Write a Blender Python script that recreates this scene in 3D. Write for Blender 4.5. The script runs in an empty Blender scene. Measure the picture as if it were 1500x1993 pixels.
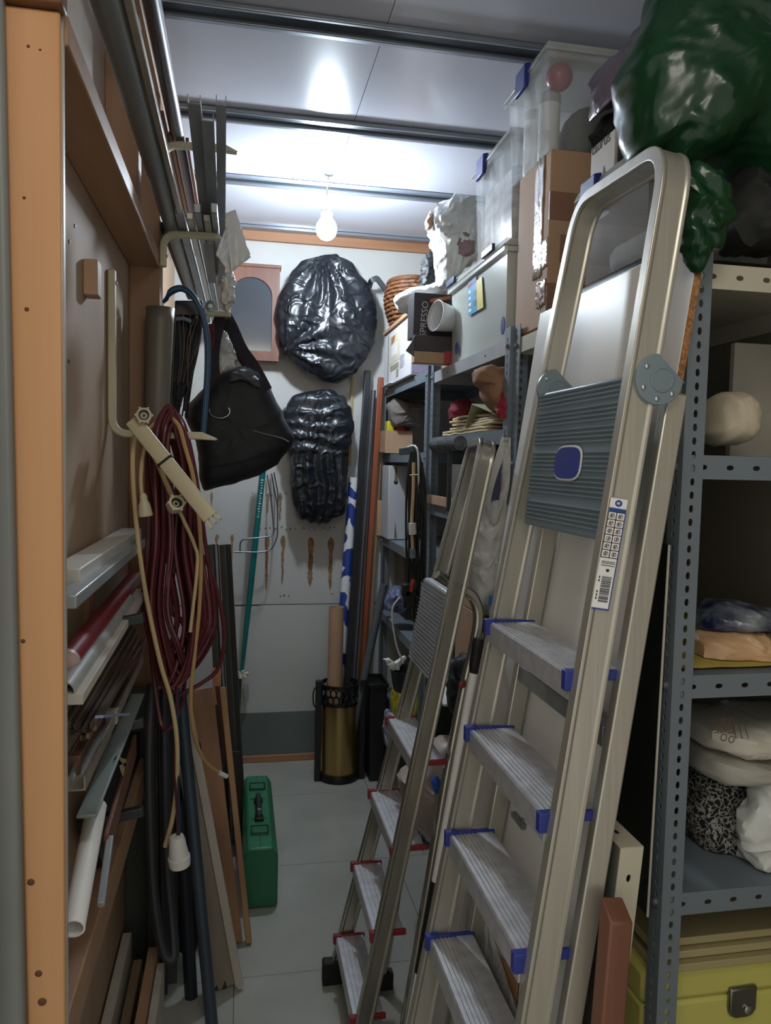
import bpy, bmesh, math, random
from mathutils import Vector as V, Matrix, noise

# ---------------------------------------------------------------- camera
SC = bpy.context.scene
F, CX, CY = 1480.0, 750.0, 996.5
EYE = V((0, 0, 1.5))
dy = V(((465 - CX) / F, -(895 - CY) / F, -1)).normalized()      # room depth axis in camera space
up = dy.cross(V((1, -0.0225, 0)))
if up.y < 0: up = -up
up.normalize()
dx = dy.cross(up)
RM = Matrix((dx, dy, up))                                       # camera -> room
cam = bpy.data.cameras.new('camera')
co = bpy.data.objects.new('camera', cam)
SC.collection.objects.link(co)
co.matrix_world = Matrix.Translation(EYE) @ RM.to_4x4()
cam.sensor_fit = 'VERTICAL'
cam.sensor_height = 36.0
cam.lens = 36.0 * F / 1993
cam.clip_start = 0.02
SC.camera = co


def at(px, py, X=None, Y=None, Z=None):
    """survey helper: the room point on a given plane seen at a photo pixel"""
    d = RM @ V(((px - CX) / F, -(py - CY) / F, -1))
    t = X / d.x if X is not None else Y / d.y if Y is not None else (Z - 1.5) / d.z
    return EYE + d * t


# ---------------------------------------------------------------- world, lights, exposure
w = bpy.data.worlds.new('world')
SC.world = w
w.use_nodes = True
w.node_tree.nodes['Background'].inputs[0].default_value = (0.62, 0.60, 0.55, 1)
w.node_tree.nodes['Background'].inputs[1].default_value = 0.85
BULB_STRENGTH = 580.0
la = bpy.data.lights.new('corridor_lamp', 'AREA')               # the corridor's ceiling lamp, behind the doorway
la.shape = 'RECTANGLE'; la.size = 0.45; la.size_y = 0.2; la.energy = 3.0; la.color = (1.0, 0.93, 0.82)
lo = bpy.data.objects.new('corridor_lamp', la)
SC.collection.objects.link(lo)
lo.location = (0.12, 0.16, 2.46)
lo.rotation_euler = (math.radians(36), 0, 0)
SC.view_settings.view_transform = 'Standard'
SC.view_settings.look = 'None'
SC.view_settings.gamma = 1.0
SC.view_settings.use_curve_mapping = False
SC.view_settings.exposure = 0.45
PI = math.pi
rnd = random.Random(7)
C = SC.collection
OFF = {}


# ---------------------------------------------------------------- mesh helpers
def rot_frame(d, upv=V((0, 0, 1))):
    d = d.normalized()
    if abs(d.dot(upv)) > .995: upv = V((0, 1, 0)) if abs(d.y) < .9 else V((1, 0, 0))
    s = d.cross(upv).normalized()
    return d, s, s.cross(d).normalized()


def fillet(pts, r, n=5):
    out = [V(pts[0])]
    for i in range(1, len(pts) - 1):
        a, b, c = V(pts[i - 1]), V(pts[i]), V(pts[i + 1])
        u, v = (a - b), (c - b)
        k = min(r, u.length * .48, v.length * .48)
        p, q = b + u.normalized() * k, b + v.normalized() * k
        for j in range(n + 1):
            t = j / n
            out.append(p * (1 - t) ** 2 + b * 2 * t * (1 - t) + q * t * t)
    out.append(V(pts[-1]))
    return out


def spline(pts, n=6):
    P = [V(p) for p in pts]
    P = [P[0] * 2 - P[1]] + P + [P[-1] * 2 - P[-2]]
    out = []
    for i in range(1, len(P) - 2):
        for j in range(n):
            t = j / n
            a, b, c, d = P[i - 1], P[i], P[i + 1], P[i + 2]
            out.append(.5 * ((2 * b) + (c - a) * t + (2 * a - 5 * b + 4 * c - d) * t * t + (3 * b - a - 3 * c + d) * t ** 3))
    out.append(P[-2])
    return out


def nz(p, f, seed=0.0):
    return noise.noise(V((p[0] * f + seed, p[1] * f + seed * .7, p[2] * f - seed)))


def crumple(p, f, seed=0.0):
    q = V(p) * f + V((seed, seed * .7, -seed))
    q = q + noise.noise_vector(q * .8) * .55
    s = -.75; a = 1
    for k in range(3):
        r = 1 - 2.0 * abs(noise.noise(q))
        s += a * r * abs(r)
        a *= .5; q = q * 2.1 + V((3.1, 1.7, 5.3))
    return s


class MB:
    def __init__(self): self.v, self.f = [], []

    def add(self, vs, fs):
        o = len(self.v)
        self.v += [V(p) for p in vs]
        self.f += [[i + o for i in f] for f in fs]
        return self

    def hexa(self, p):     # 8 points: bottom loop, top loop
        return self.add(p, [(3, 2, 1, 0), (4, 5, 6, 7), (0, 1, 5, 4), (1, 2, 6, 5), (2, 3, 7, 6), (3, 0, 4, 7)])

    def box(self, x0, x1, y0, y1, z0, z1):
        return self.hexa([(x0, y0, z0), (x1, y0, z0), (x1, y1, z0), (x0, y1, z0), (x0, y0, z1), (x1, y0, z1), (x1, y1, z1), (x0, y1, z1)])

    def beam(self, p0, p1, wd, ht, upv=V((0, 0, 1)), w1=None, h1=None):
        p0, p1 = V(p0), V(p1)
        d, s, u = rot_frame(p1 - p0, upv)
        w1 = wd if w1 is None else w1
        h1 = ht if h1 is None else h1
        a, b = s * wd / 2, u * ht / 2
        c, e = s * w1 / 2, u * h1 / 2
        return self.hexa([p0 - a - b, p0 + a - b, p0 + a + b, p0 - a + b, p1 - c - e, p1 + c - e, p1 + c + e, p1 - c + e])

    def sweep(self, path, prof, upv, cap=True, closed=False):
        path = [V(p) for p in path]
        n, m = len(path), len(prof)
        vs, fs = [], []
        for i, p in enumerate(path):
            if closed: t = path[(i + 1) % n] - path[i - 1]
            else: t = path[min(i + 1, n - 1)] - path[max(i - 1, 0)]
            t.normalize()
            s = t.cross(upv).normalized()
            u2 = s.cross(t).normalized()
            vs += [p + s * a + u2 * b for a, b in prof]
        for i in range(n if closed else n - 1):
            k = (i + 1) % n
            for j in range(m):
                q = (j + 1) % m
                fs.append((i * m + j, i * m + q, k * m + q, k * m + j))
        if cap and not closed:
            fs.append(list(range(m))[::-1]); fs.append([(n - 1) * m + j for j in range(m)])
        return self.add(vs, fs)

    def tube(self, path, r, n=8, closed=False, cap=True):
        path = [V(p) for p in path]
        N = len(path)
        rs = r if isinstance(r, (list, tuple)) else [r] * N
        vs, fs = [], []
        u = None
        for i, p in enumerate(path):
            if closed: t = path[(i + 1) % N] - path[i - 1]
            else: t = path[min(i + 1, N - 1)] - path[max(i - 1, 0)]
            if t.length < 1e-9: t = V((0, 0, 1))
            t.normalize()
            if u is None: u = t.orthogonal().normalized()
            u = (u - t * u.dot(t))
            u = u.normalized() if u.length > 1e-6 else t.orthogonal().normalized()
            s = t.cross(u)
            vs += [p + (u * math.cos(2 * PI * j / n) + s * math.sin(2 * PI * j / n)) * rs[i] for j in range(n)]
        for i in range(N if closed else N - 1):
            k = (i + 1) % N
            for j in range(n):
                q = (j + 1) % n
                fs.append((i * n + j, i * n + q, k * n + q, k * n + j))
        if cap and not closed:
            fs.append(list(range(n))[::-1]); fs.append([(N - 1) * n + j for j in range(n)])
        return self.add(vs, fs)

    def lathe(self, prof, base, axis=V((0, 0, 1)), n=24, caps=True):
        base = V(base)
        d, s, u = rot_frame(V(axis))
        vs, fs = [], []
        m = len(prof)
        for r, z in prof:
            vs += [base + d * z + (s * math.cos(2 * PI * j / n) + u * math.sin(2 * PI * j / n)) * max(r, 1e-4) for j in range(n)]
        for i in range(m - 1):
            for j in range(n):
                q = (j + 1) % n
                fs.append((i * n + j, i * n + q, (i + 1) * n + q, (i + 1) * n + j))
        if caps:
            fs.append(list(range(n))[::-1]); fs.append([(m - 1) * n + j for j in range(n)])
        return self.add(vs, fs)

    def prism(self, poly, ext):
        poly = [V(p) for p in poly]; ext = V(ext); m = len(poly)
        fs = [list(range(m))[::-1], [m + j for j in range(m)]]
        fs += [(j, (j + 1) % m, m + (j + 1) % m, m + j) for j in range(m)]
        return self.add(poly + [p + ext for p in poly], fs)

    def grid(self, fn, nu, nv, wrap=False):
        vs = [fn(i / (nu if wrap else nu - 1), j / (nv - 1)) for i in range(nu) for j in range(nv)]
        fs = []
        for i in range(nu if wrap else nu - 1):
            k = (i + 1) % nu
            for j in range(nv - 1):
                fs.append((i * nv + j, k * nv + j, k * nv + j + 1, i * nv + j + 1))
        return self.add(vs, fs)

    def blob(self, c, r, amp=.1, f=6, seed=0, e=1.0, nu=40, nv=24, tr=None, flat=None):
        """closed crumpled bag: superellipsoid of radii r round c; flat = floor level it rests on"""
        c = V(c)

        def sp(x): return math.copysign(abs(x) ** e, x)

        def fn(u, v):
            a, b = u * 2 * PI, (v - .5) * PI
            q = V((sp(math.cos(b)) * sp(math.cos(a)) * r[0], sp(math.cos(b)) * sp(math.sin(a)) * r[1], sp(math.sin(b)) * r[2]))
            k = 1 + amp * crumple(q + c, f, seed)
            q = q * k
            if tr: q = tr(q)
            p = c + q
            if flat is not None and p.z < flat: p.z = flat + .0005 * nz(p, 9)
            return p
        return self.grid(fn, nu, nv, wrap=True)

    def slotplate(self, o, u, v, wd, ln, pitch, hw, hh, start=0):
        """perforated strip: u across (width wd), v along (length ln)"""
        o, u, v = V(o), V(u), V(v)
        k = int((ln - start) / pitch)
        if start > 0: self.add([o, o + u * wd, o + u * wd + v * start, o + v * start], [(0, 1, 2, 3)])
        for i in range(k):
            b = o + v * (start + i * pitch)
            cs = [b, b + u * wd, b + u * wd + v * pitch, b + v * pitch]
            m = b + u * wd / 2 + v * pitch / 2
            ring = [(-.7, -.8), (0, -1), (.7, -.8), (1, 0), (.7, .8), (0, 1), (-.7, .8), (-1, 0)]
            rs = [m + u * a * hw / 2 + v * c * hh / 2 for a, c in ring]
            fs = [(j, (j + 1) % 4, 4 + (2 * j + 2) % 8, 4 + 2 * j + 1, 4 + 2 * j) for j in range(4)]
            self.add(cs + rs, fs)
        e = start + k * pitch
        if ln - e > 1e-4: self.add([o + v * e, o + u * wd + v * e, o + u * wd + v * ln, o + v * ln], [(0, 1, 2, 3)])
        return self


def finish(o, m, bevel=0, sharp=35, solid=0, sub=0, flat=False):
    me = o.data
    for p in me.polygons: p.use_smooth = not flat
    if not flat: me.set_sharp_from_angle(angle=math.radians(sharp))
    me.materials.append(m)
    if solid:
        s = o.modifiers.new('solid', 'SOLIDIFY'); s.thickness = solid; s.offset = 0
    if bevel:
        b = o.modifiers.new('bevel', 'BEVEL'); b.width = bevel; b.segments = 2; b.limit_method = 'ANGLE'; b.angle_limit = math.radians(40)
    if sub:
        s = o.modifiers.new('sub', 'SUBSURF'); s.levels = s.render_levels = sub


def mesh_obj(name, mb, m, off, **kw):
    me = bpy.data.meshes.new(name)
    me.from_pydata([tuple(p - off) for p in mb.v], [], mb.f)
    bm = bmesh.new(); bm.from_mesh(me)
    bmesh.ops.remove_doubles(bm, verts=bm.verts, dist=1e-5)
    bmesh.ops.recalc_face_normals(bm, faces=bm.faces)
    bm.to_mesh(me); bm.free()
    o = bpy.data.objects.new(name, me)
    C.objects.link(o)
    finish(o, m, **kw)
    return o


def tag(o, label=None, cat=None, group=None, kind=None):
    if label: o['label'] = label
    if cat: o['category'] = cat
    if group: o['group'] = group
    if kind: o['kind'] = kind
    return o


def thing(name, label, cat, loc, group=None):
    o = bpy.data.objects.new(name, None)
    C.objects.link(o)
    o.location = loc
    o.empty_display_size = .05
    OFF[o.name] = V(loc)
    return tag(o, label, cat, group)


def part(parent, name, mb, m, label=None, **kw):
    off = OFF[parent.name]
    o = mesh_obj(name, mb, m, off, **kw)
    o.parent = parent
    OFF[o.name] = off
    if label: o['label'] = label
    return o


def solo(name, mb, m, label, cat, group=None, kind=None, **kw):
    n = len(mb.v)
    lo_ = V((min(p.x for p in mb.v), min(p.y for p in mb.v), min(p.z for p in mb.v)))
    hi_ = V((max(p.x for p in mb.v), max(p.y for p in mb.v), max(p.z for p in mb.v)))
    off = V(((lo_.x + hi_.x) / 2, (lo_.y + hi_.y) / 2, lo_.z))
    o = mesh_obj(name, mb, m, off, **kw)
    o.location = off
    OFF[o.name] = off
    return tag(o, label, cat, group, kind)


def struct(name, mb, m, label=None, **kw):
    o = mesh_obj(name, mb, m, V((0, 0, 0)), **kw)
    OFF[o.name] = V((0, 0, 0))
    o['kind'] = 'structure'
    if label: o['label'] = label
    return o


def text(parent, name, s, size, loc, xa, ya, m, label=None, bold=0):
    cu = bpy.data.curves.new(name, 'FONT')
    cu.body = s; cu.size = size; cu.extrude = .0002; cu.offset = bold; cu.resolution_u = 3
    t = bpy.data.objects.new('tmp', cu)
    C.objects.link(t)
    dg = bpy.context.evaluated_depsgraph_get()
    me = bpy.data.meshes.new_from_object(t.evaluated_get(dg))
    bpy.data.objects.remove(t)
    xa, ya = V(xa).normalized(), V(ya).normalized()
    za = xa.cross(ya)
    mt = Matrix((xa, ya, za)).transposed().to_4x4()
    mt.translation = V(loc) - OFF[parent.name]
    me.transform(mt)
    me.name = name
    o = bpy.data.objects.new(name, me)
    C.objects.link(o)
    me.materials.clear(); me.materials.append(m)
    o.parent = parent
    OFF[o.name] = OFF[parent.name]
    if label: o['label'] = label
    return o


# ---------------------------------------------------------------- materials
def lin(c):
    return tuple(((x / 255) / 12.92 if x / 255 <= .04045 else ((x / 255 + .055) / 1.055) ** 2.4) for x in c) + (1,)


MATS = {}


def mat(name, col, rough=.55, metal=0, var=.12, vs=6, bump=0, bs=40, trans=0, alpha=1, coat=0, col2=None, stretch=(1, 1, 1), det=4, spec=None, emit=0):
    if name in MATS: return MATS[name]
    m = bpy.data.materials.new(name); MATS[name] = m
    m.use_nodes = True
    nt = m.node_tree; N = nt.nodes; L = nt.links
    b = N['Principled BSDF']
    tc = N.new('ShaderNodeTexCoord'); mp = N.new('ShaderNodeMapping')
    mp.inputs['Scale'].default_value = stretch
    L.new(tc.outputs['Object'], mp.inputs[0])
    c = lin(col)
    ca = tuple(max(0, x * (1 - var)) for x in c[:3]) + (1,)
    cb = lin(col2) if col2 else tuple(min(1, x * (1 + var)) for x in c[:3]) + (1,)
    if col2: ca = c
    n1 = N.new('ShaderNodeTexNoise'); n1.inputs['Scale'].default_value = vs; n1.inputs['Detail'].default_value = det
    L.new(mp.outputs[0], n1.inputs['Vector'])
    rp = N.new('ShaderNodeValToRGB')
    rp.color_ramp.elements[0].position = .35; rp.color_ramp.elements[0].color = ca
    rp.color_ramp.elements[1].position = .65; rp.color_ramp.elements[1].color = cb
    L.new(n1.outputs['Fac'], rp.inputs[0]); L.new(rp.outputs[0], b.inputs['Base Color'])
    b.inputs['Roughness'].default_value = rough; b.inputs['Metallic'].default_value = metal
    if trans: b.inputs['Transmission Weight'].default_value = trans
    if alpha < 1: b.inputs['Alpha'].default_value = alpha
    if coat: b.inputs['Coat Weight'].default_value = coat; b.inputs['Coat Roughness'].default_value = .15
    if spec is not None: b.inputs['Specular IOR Level'].default_value = spec
    if emit:
        b.inputs['Emission Color'].default_value = c; b.inputs['Emission Strength'].default_value = emit
    if bump:
        n2 = N.new('ShaderNodeTexNoise'); n2.inputs['Scale'].default_value = bs; n2.inputs['Detail'].default_value = 5
        L.new(mp.outputs[0], n2.inputs['Vector'])
        bp = N.new('ShaderNodeBump'); bp.inputs['Strength'].default_value = bump; bp.inputs['Distance'].default_value = .01
        L.new(n2.outputs['Fac'], bp.inputs['Height']); L.new(bp.outputs[0], b.inputs['Normal'])
    return m


def wood(name, a, b_, axis='z', s=14, rough=.5, bump=.08, spec=None):
    st = {'x': (.06, 1, 1), 'y': (1, .06, 1), 'z': (1, 1, .06)}[axis]
    return mat(name, a, col2=b_, stretch=st, vs=s, det=7, rough=rough, bump=bump, bs=s * 3, spec=spec)


def film(name, col, rough=.2, bs=22, bump=.6, alpha=1, var=.15, trans=0):
    """thin crinkled plastic sheet"""
    if name in MATS: return MATS[name]
    m = mat(name, col, rough=rough, var=var, vs=5, alpha=alpha, trans=trans)
    nt = m.node_tree; N = nt.nodes; L = nt.links; b = N['Principled BSDF']
    tc = N.new('ShaderNodeTexCoord')
    n = N.new('ShaderNodeTexNoise'); n.inputs['Scale'].default_value = bs; n.inputs['Detail'].default_value = 5
    n.inputs['Distortion'].default_value = 1.4
    try: n.noise_type = 'RIDGED_MULTIFRACTAL'
    except Exception: pass
    L.new(tc.outputs['Object'], n.inputs['Vector'])
    bp = N.new('ShaderNodeBump'); bp.inputs['Strength'].default_value = min(1, bump * 1.3); bp.inputs['Distance'].default_value = .022
    L.new(n.outputs['Fac'], bp.inputs['Height']); L.new(bp.outputs[0], b.inputs['Normal'])
    return m


ALU = mat('brushed_aluminium', (186, 182, 170), rough=.36, metal=.7, var=.06, vs=30, stretch=(1, 1, .05), bump=.03, bs=120)
ALU_S = mat('polished_aluminium', (176, 172, 160), rough=.26, metal=.88, var=.06, vs=30, stretch=(1, 1, .05), bump=.02, bs=120)
ALU_TREAD = mat('aluminium_tread', (196, 196, 198), rough=.42, metal=.6, var=.1, vs=40, bump=.06, bs=160)
CHROME = mat('bright_steel', (200, 200, 200), rough=.2, metal=1, var=.04)
GALV = mat('galvanised_steel', (140, 146, 150), rough=.42, metal=.7, var=.14, vs=25)
RACK = mat('blue_grey_rack_paint', (116, 126, 134), rough=.5, metal=.15, var=.05, vs=4, bump=.02, bs=200)
RACK_DK = mat('dark_rack_paint', (92, 104, 114), rough=.5, metal=.2, var=.06)
CREAM_RACK = mat('cream_rack_paint', (186, 180, 160), rough=.5, var=.06)
BLUE_PL = mat('navy_plastic', (36, 48, 128), rough=.4, var=.08)
RED_PL = mat('dark_red_plastic', (120, 32, 40), rough=.45, var=.08)
GREY_PL = mat('grey_plastic', (112, 128, 134), rough=.42, var=.06, vs=10)
BLACK_PL = mat('black_plastic', (18, 18, 20), rough=.4, var=.15)
BLACK_RUB = mat('black_rubber', (14, 14, 15), rough=.6, var=.15)
CREAM_PL = mat('cream_plastic', (206, 196, 166), rough=.42, var=.06)
CREAM_MT = mat('cream_painted_steel', (196, 188, 160), rough=.45, var=.06)
WHITE_PL = mat('white_plastic', (226, 226, 222), rough=.4, var=.04)
WHITE_MEL = mat('white_melamine', (214, 212, 206), rough=.35, var=.03, vs=2)
CHIP = mat('chipboard_edge', (150, 104, 62), rough=.8, var=.4, vs=180, bump=.2, bs=200)
CARD = mat('brown_cardboard', (178, 144, 114), rough=.75, var=.07, vs=5, bump=.04, bs=90)
CARD_DK = mat('dull_cardboard', (150, 112, 78), rough=.8, var=.1, vs=5)
TAPE = mat('brown_parcel_tape', (140, 106, 88), rough=.25, var=.08, vs=8, bump=.05, bs=60)
CLEARTAPE = mat('clear_parcel_tape', (190, 176, 160), rough=.15, var=.2, vs=30, bump=.3, bs=60)
PAPER_W = mat('white_paper', (226, 226, 224), rough=.7, var=.05)
PAPER_T = mat('tan_paper', (196, 178, 142), rough=.8, var=.12, vs=15)
PINE = wood('pine_post', (198, 150, 104), (176, 126, 82), 'z', 9, rough=.5)
PINE_Y = wood('pine_rail', (176, 140, 108), (150, 112, 82), 'y', 9)
PINE_S = wood('pine_stud', (166, 130, 102), (138, 104, 78), 'z', 10)
PINE_X = wood('pine_batten', (176, 130, 96), (150, 104, 72), 'x', 12)
PLY = mat('plywood_sheet', (172, 148, 124), col2=(156, 128, 102), vs=3, rough=.7, stretch=(1, 1, .4), bump=.04, bs=50)
WHITE_WOOD = wood('white_painted_board', (198, 192, 180), (180, 172, 158), 'z', 6, rough=.55)
DARKMETAL = mat('dark_grey_metal', (66, 68, 70), rough=.45, metal=.5, var=.12)
PIPE_GREY = mat('grey_steel_pipe', (136, 138, 134), rough=.38, metal=.35, var=.1, vs=9, stretch=(1, .1, 1))
BAG_BLACK = film('black_bin_liner', (26, 30, 36), rough=.3, bs=14, bump=.6)
BAG_GREEN = film('green_sack_plastic', (15, 54, 28), rough=.25, bs=8, bump=.5)
MATS['green_sack_plastic'].node_tree.nodes['Principled BSDF'].inputs['Specular IOR Level'].default_value = .38
BAG_WHITE = film('white_carrier_plastic', (206, 206, 200), rough=.35, bs=14, bump=.5)
BAG_CLEAR = film('clear_bag_plastic', (222, 224, 226), rough=.18, bs=16, bump=.7, alpha=.55)
BAG_LILAC = film('lilac_bag_plastic', (116, 104, 122), rough=.3, bs=10, bump=.4)
BIN_CLEAR = mat('clear_bin_plastic', (226, 232, 234), rough=.16, var=.03, alpha=.14, bump=.05, bs=12)
BIN_MILKY = mat('milky_bin_plastic', (206, 212, 204), rough=.25, var=.05, alpha=.82, vs=4, bump=.06, bs=14)
LID = mat('clear_lid_plastic', (214, 216, 212), rough=.25, alpha=.5, var=.05)
CLOTH_BLK = mat('black_nylon', (17, 19, 25), rough=.62, var=.2, vs=9, bump=.45, bs=16)
STRAP = mat('purple_black_webbing', (30, 22, 30), rough=.7, var=.3, vs=40)
CLOTH_W = mat('white_cotton', (226, 226, 226), rough=.85, var=.05, bump=.4, bs=24)
CLOTH_TAN = mat('tan_cloth', (150, 112, 84), rough=.9, var=.15, bump=.35, bs=20)
CLOTH_RED = mat('crimson_cloth', (150, 34, 50), rough=.8, var=.15, bump=.35, bs=20)
CLOTH_GREY = mat('grey_fleece', (120, 112, 106), rough=.95, var=.12, bump=.2, bs=60)
RED_CORD = mat('maroon_cable_sheath', (92, 36, 42), rough=.38, var=.12, vs=12)
CREAM_CORD = mat('cream_cable_sheath', (200, 178, 136), rough=.42, var=.08)
BLUE_CORD = mat('blue_cable_sheath', (30, 62, 92), rough=.4, var=.1)
TEAL = mat('teal_painted_pole', (22, 116, 112), rough=.35, var=.1, vs=20, stretch=(1, 1, .2))
INK = mat('black_ink', (28, 28, 30), rough=.7, var=.05)
INK_BR = mat('brown_ink', (88, 62, 56), rough=.8, var=.05)
INK_W = mat('pale_grey_ink', (196, 190, 186), rough=.7, var=.03)
INK_BL = mat('blue_ink', (36, 70, 140), rough=.6, var=.05)
YELLOW = mat('mustard_yellow_board', (200, 194, 104), rough=.5, var=.05, vs=3)
YELLOW_PL = mat('yellow_plastic', (206, 192, 40), rough=.4, var=.08)

# ================================================================ THE ROOM
H, BY, LX, RX = 2.6, 3.76, -0.305, 1.16
FLOOR_M = mat('grey_vinyl_tile', (164, 164, 154), rough=.26, var=.1, vs=3, bump=.015, bs=8)
fl = struct('floor', MB().box(-.6, RX + .1, -1.6, BY + .06, -.08, -.004), mat('floor_joint', (70, 70, 66), rough=.7))
tiles = [(-.6 + .6 * i, -1.45 + .6 * j) for i in range(3) for j in range(9)]
for tx, ty in tiles:
    part(fl, 'floor_tile', MB().box(tx + .001, min(tx + .599, RX + .1), ty + .001, min(ty + .599, BY + .05), -.006, 0), FLOOR_M)

CEIL_M = mat('pale_grey_ceiling_panel', (200, 203, 214), rough=.21, var=.04, vs=2, bump=.015, bs=6)
ce = struct('ceiling', MB().box(-.6, RX + .1, -.2, BY + .06, H + .012, H + .07), mat('ceiling_void', (60, 62, 66), rough=.7))
STR_DK = mat('ceiling_joint_recess_shade', (52, 58, 66), rough=.35, metal=.4, var=.1)  # dark grey metal, with the recess shading painted into its colour
STR_LT = mat('ceiling_joint_bright', (150, 158, 168), rough=.3, metal=.6, var=.05)
strips = [1.985, 2.545, 3.105]
edges = [-.2, .86] + [1.42] + strips + [3.69]
sx = at(761, 25, Z=H).x
for a, b in zip(edges[:-1], edges[1:]):
    for x0, x1 in ((-.6, sx - .001), (sx + .001, RX + .1)):
        part(ce, 'ceiling_panel', MB().box(x0, x1, a + .002, b - .002, H, H + .012), CEIL_M)
for y in [.86, 1.42] + strips:
    s = part(ce, 'joint_strip', MB().box(-.6, RX + .1, y - .036, y + .036, H - .007, H + .002), STR_DK)
    part(s, 'joint_rib', MB().box(-.6, RX + .1, y + .022, y + .042, H - .016, H - .002), STR_LT, bevel=.003)
    part(s, 'joint_rib', MB().box(-.6, RX + .1, y - .042, y - .030, H - .016, H - .002), STR_LT, bevel=.003)

# back wall
WALL_W = mat('white_plaster_board', (188, 188, 184), rough=.62, var=.05, vs=3, bump=.1, bs=26)
WALL_W2 = mat('white_smooth_board', (186, 188, 182), rough=.5, var=.05, vs=2.5)
WALL_G = mat('grey_green_kickboard', (98, 108, 104), rough=.55, var=.07, vs=5)
wb = struct('wall_back', MB().box(-.6, RX + .1, BY + .012, BY + .08, 0, H + .07), mat('back_wall_core', (60, 60, 56), rough=.8))
z1 = at(545, 1177, Y=BY).z; z2 = at(545, 1386, Y=BY).z; z3 = at(545, 1481, Y=BY).z
part(wb, 'wall_panel', MB().box(-.6, RX + .1, BY, BY + .02, z1 + .003, H), WALL_W)
part(wb, 'wall_panel', MB().box(-.6, RX + .1, BY, BY + .02, z2 + .001, z1 - .001), WALL_W2)
part(wb, 'kick_board', MB().box(-.6, RX + .1, BY - .006, BY + .02, .02, z2 - .001), WALL_G)
struct('baseboard_back', MB().box(-.3, .70, BY - .022, BY - .006, 0, .034), PINE_X, bevel=.003)
zt = at(650, 481, Y=BY).z
struct('trim_1', MB().box(-.3, 1.15, BY - .022, BY, zt, zt + .055), PINE_X, bevel=.003)
struct('trim_2', MB().box(-.3, 1.15, BY - .03, BY, zt + .057, H - .001).box(-.3, 1.15, BY - .07, BY, H - .014, H - .001), STR_LT, bevel=.003)
RUST = mat('rust_stain', (142, 110, 78), rough=.8, var=.3, vs=60)


def drip(px, y0, y1, w0=.012, w1=.005):
    a, b = at(px, y0, Y=BY), at(px - 2, y1, Y=BY)
    n = 22; L_, R_ = [], []
    for i in range(n + 1):
        t = i / n
        head = w0 * math.sqrt(max(0, 1 - ((t - .13) / .135) ** 2)) if t < .265 else 0
        body = (w1 + (w0 - w1) * .35 * (1 - t)) * (.7 + .9 * abs(nz((px, t * 13, 0), 1)))
        wd = max(head, body if t > .1 else 0) * (1 if t < .9 else (1 - t) / .1 * .8 + .1)
        p = a.lerp(b, t) + V((.004 * nz((px, t * 6, 3), 1), 0, 0))
        p.y = BY - .0006
        L_.append(p + V((-wd - .0008, 0, 0))); R_.append(p + V((wd + .0008, 0, 0)))
    part(wb, 'rust_stain', MB().prism(L_ + R_[::-1], (0, .0006, 0)), RUST)


for d in ((422, 1040, 1088, .008, .003), (452, 1040, 1105, .007, .003), (520, 1040, 1150, .011, .006), (551, 1042, 1138, .012, .005), (605, 1046, 1142, .015, .011),
          (644, 1046, 1150, .016, .008), (546, 960, 1015, .009, .004), (522, 960, 1000, .006, .003), (412, 958, 1010, .006, .003)):
    drip(*d)
for y, xs in ((962, range(492, 560, 9)), (1029, range(500, 660, 8)), (1158, (545, 552, 560, 645, 650))):
    for x in xs:
        p = at(x + rnd.uniform(-3, 3), y + rnd.uniform(-3, 3), Y=BY)
        if rnd.random() < .8:
            part(wb, 'rust_spot', MB().lathe([(.0035 + .004 * rnd.random(), 0), (.003, .0006)], (p.x, BY + .0001, p.z), V((0, -1, 0)), n=7), RUST)
SEAM = mat('board_joint_shadow_gap', (46, 46, 42), rough=.8)
part(wb, 'board_joint', MB().box(at(446, 1178, Y=BY).x, at(505, 1178, Y=BY).x, BY - .0008, BY, z1 - .003, z1 + .003), SEAM)

# left wall: sheets between pine studs
wl = struct('wall_left', MB().box(-.42, LX - .012, .98, BY + .06, 0, H + .07), mat('left_wall_core', (90, 82, 70), rough=.8))
for y0, y1, za, zb in ((1.0, 2.27, 0, 1.0), (1.0, 2.27, 1.0, 2.05), (1.0, 1.62, 2.05, H), (1.62, 2.27, 2.05, H), (2.27, BY, 0, 1.3), (2.27, BY, 1.3, H)):
    part(wl, 'wall_sheet', MB().box(LX - .012, LX, y0 + .001, y1 - .001, za + .001, zb - .001), PLY if za < 2.04 else mat('pale_sheet', (190, 176, 164), rough=.7, var=.06, vs=3))
pa, pb = at(12, 300, Y=1.05), at(47, 1800, Y=1.05)
pl0 = pa + (pb - pa) * (pa.z / (pa.z - pb.z)); pl1 = pa + (pa - pb) * ((2.055 - pa.z) / (pa.z - pb.z))
part(wl, 'door_post', MB().hexa([(pl0.x, 1.05, 0), (-.223, 1.05, 0), (-.2285, 1.07, 0), (pl0.x, 1.07, 0), (pl1.x, 1.05, 2.055), (-.224, 1.05, 2.055), (-.2295, 1.07, 2.055), (pl1.x, 1.07, 2.055)]), PINE, bevel=.004)
part(wl, 'head_beam', MB().box(-.30, -.220, 1.035, 1.07, 2.057, H), wood('shaded_pine', (132, 92, 60), (110, 74, 46), 'z', 9), bevel=.004)  # pine colour darkened to paint in the shadow above the post
part(wl, 'door_jamb', MB().hexa([(-.42, 1.035, 0), (pl0.x - .001, 1.035, 0), (pl0.x - .001, 1.07, 0), (-.42, 1.07, 0), (-.42, 1.035, H), (pl1.x - .003, 1.035, H), (pl1.x - .003, 1.07, H), (-.42, 1.07, H)]), mat('grey_jamb_paint', (120, 124, 122), rough=.5, var=.05), bevel=.006)
part(wl, 'edge_trim', MB().box(-.2295, -.2262, 1.0705, 1.080, 0, 2.5), mat('pale_edge_strip', (180, 176, 166), rough=.45, var=.05))
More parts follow.
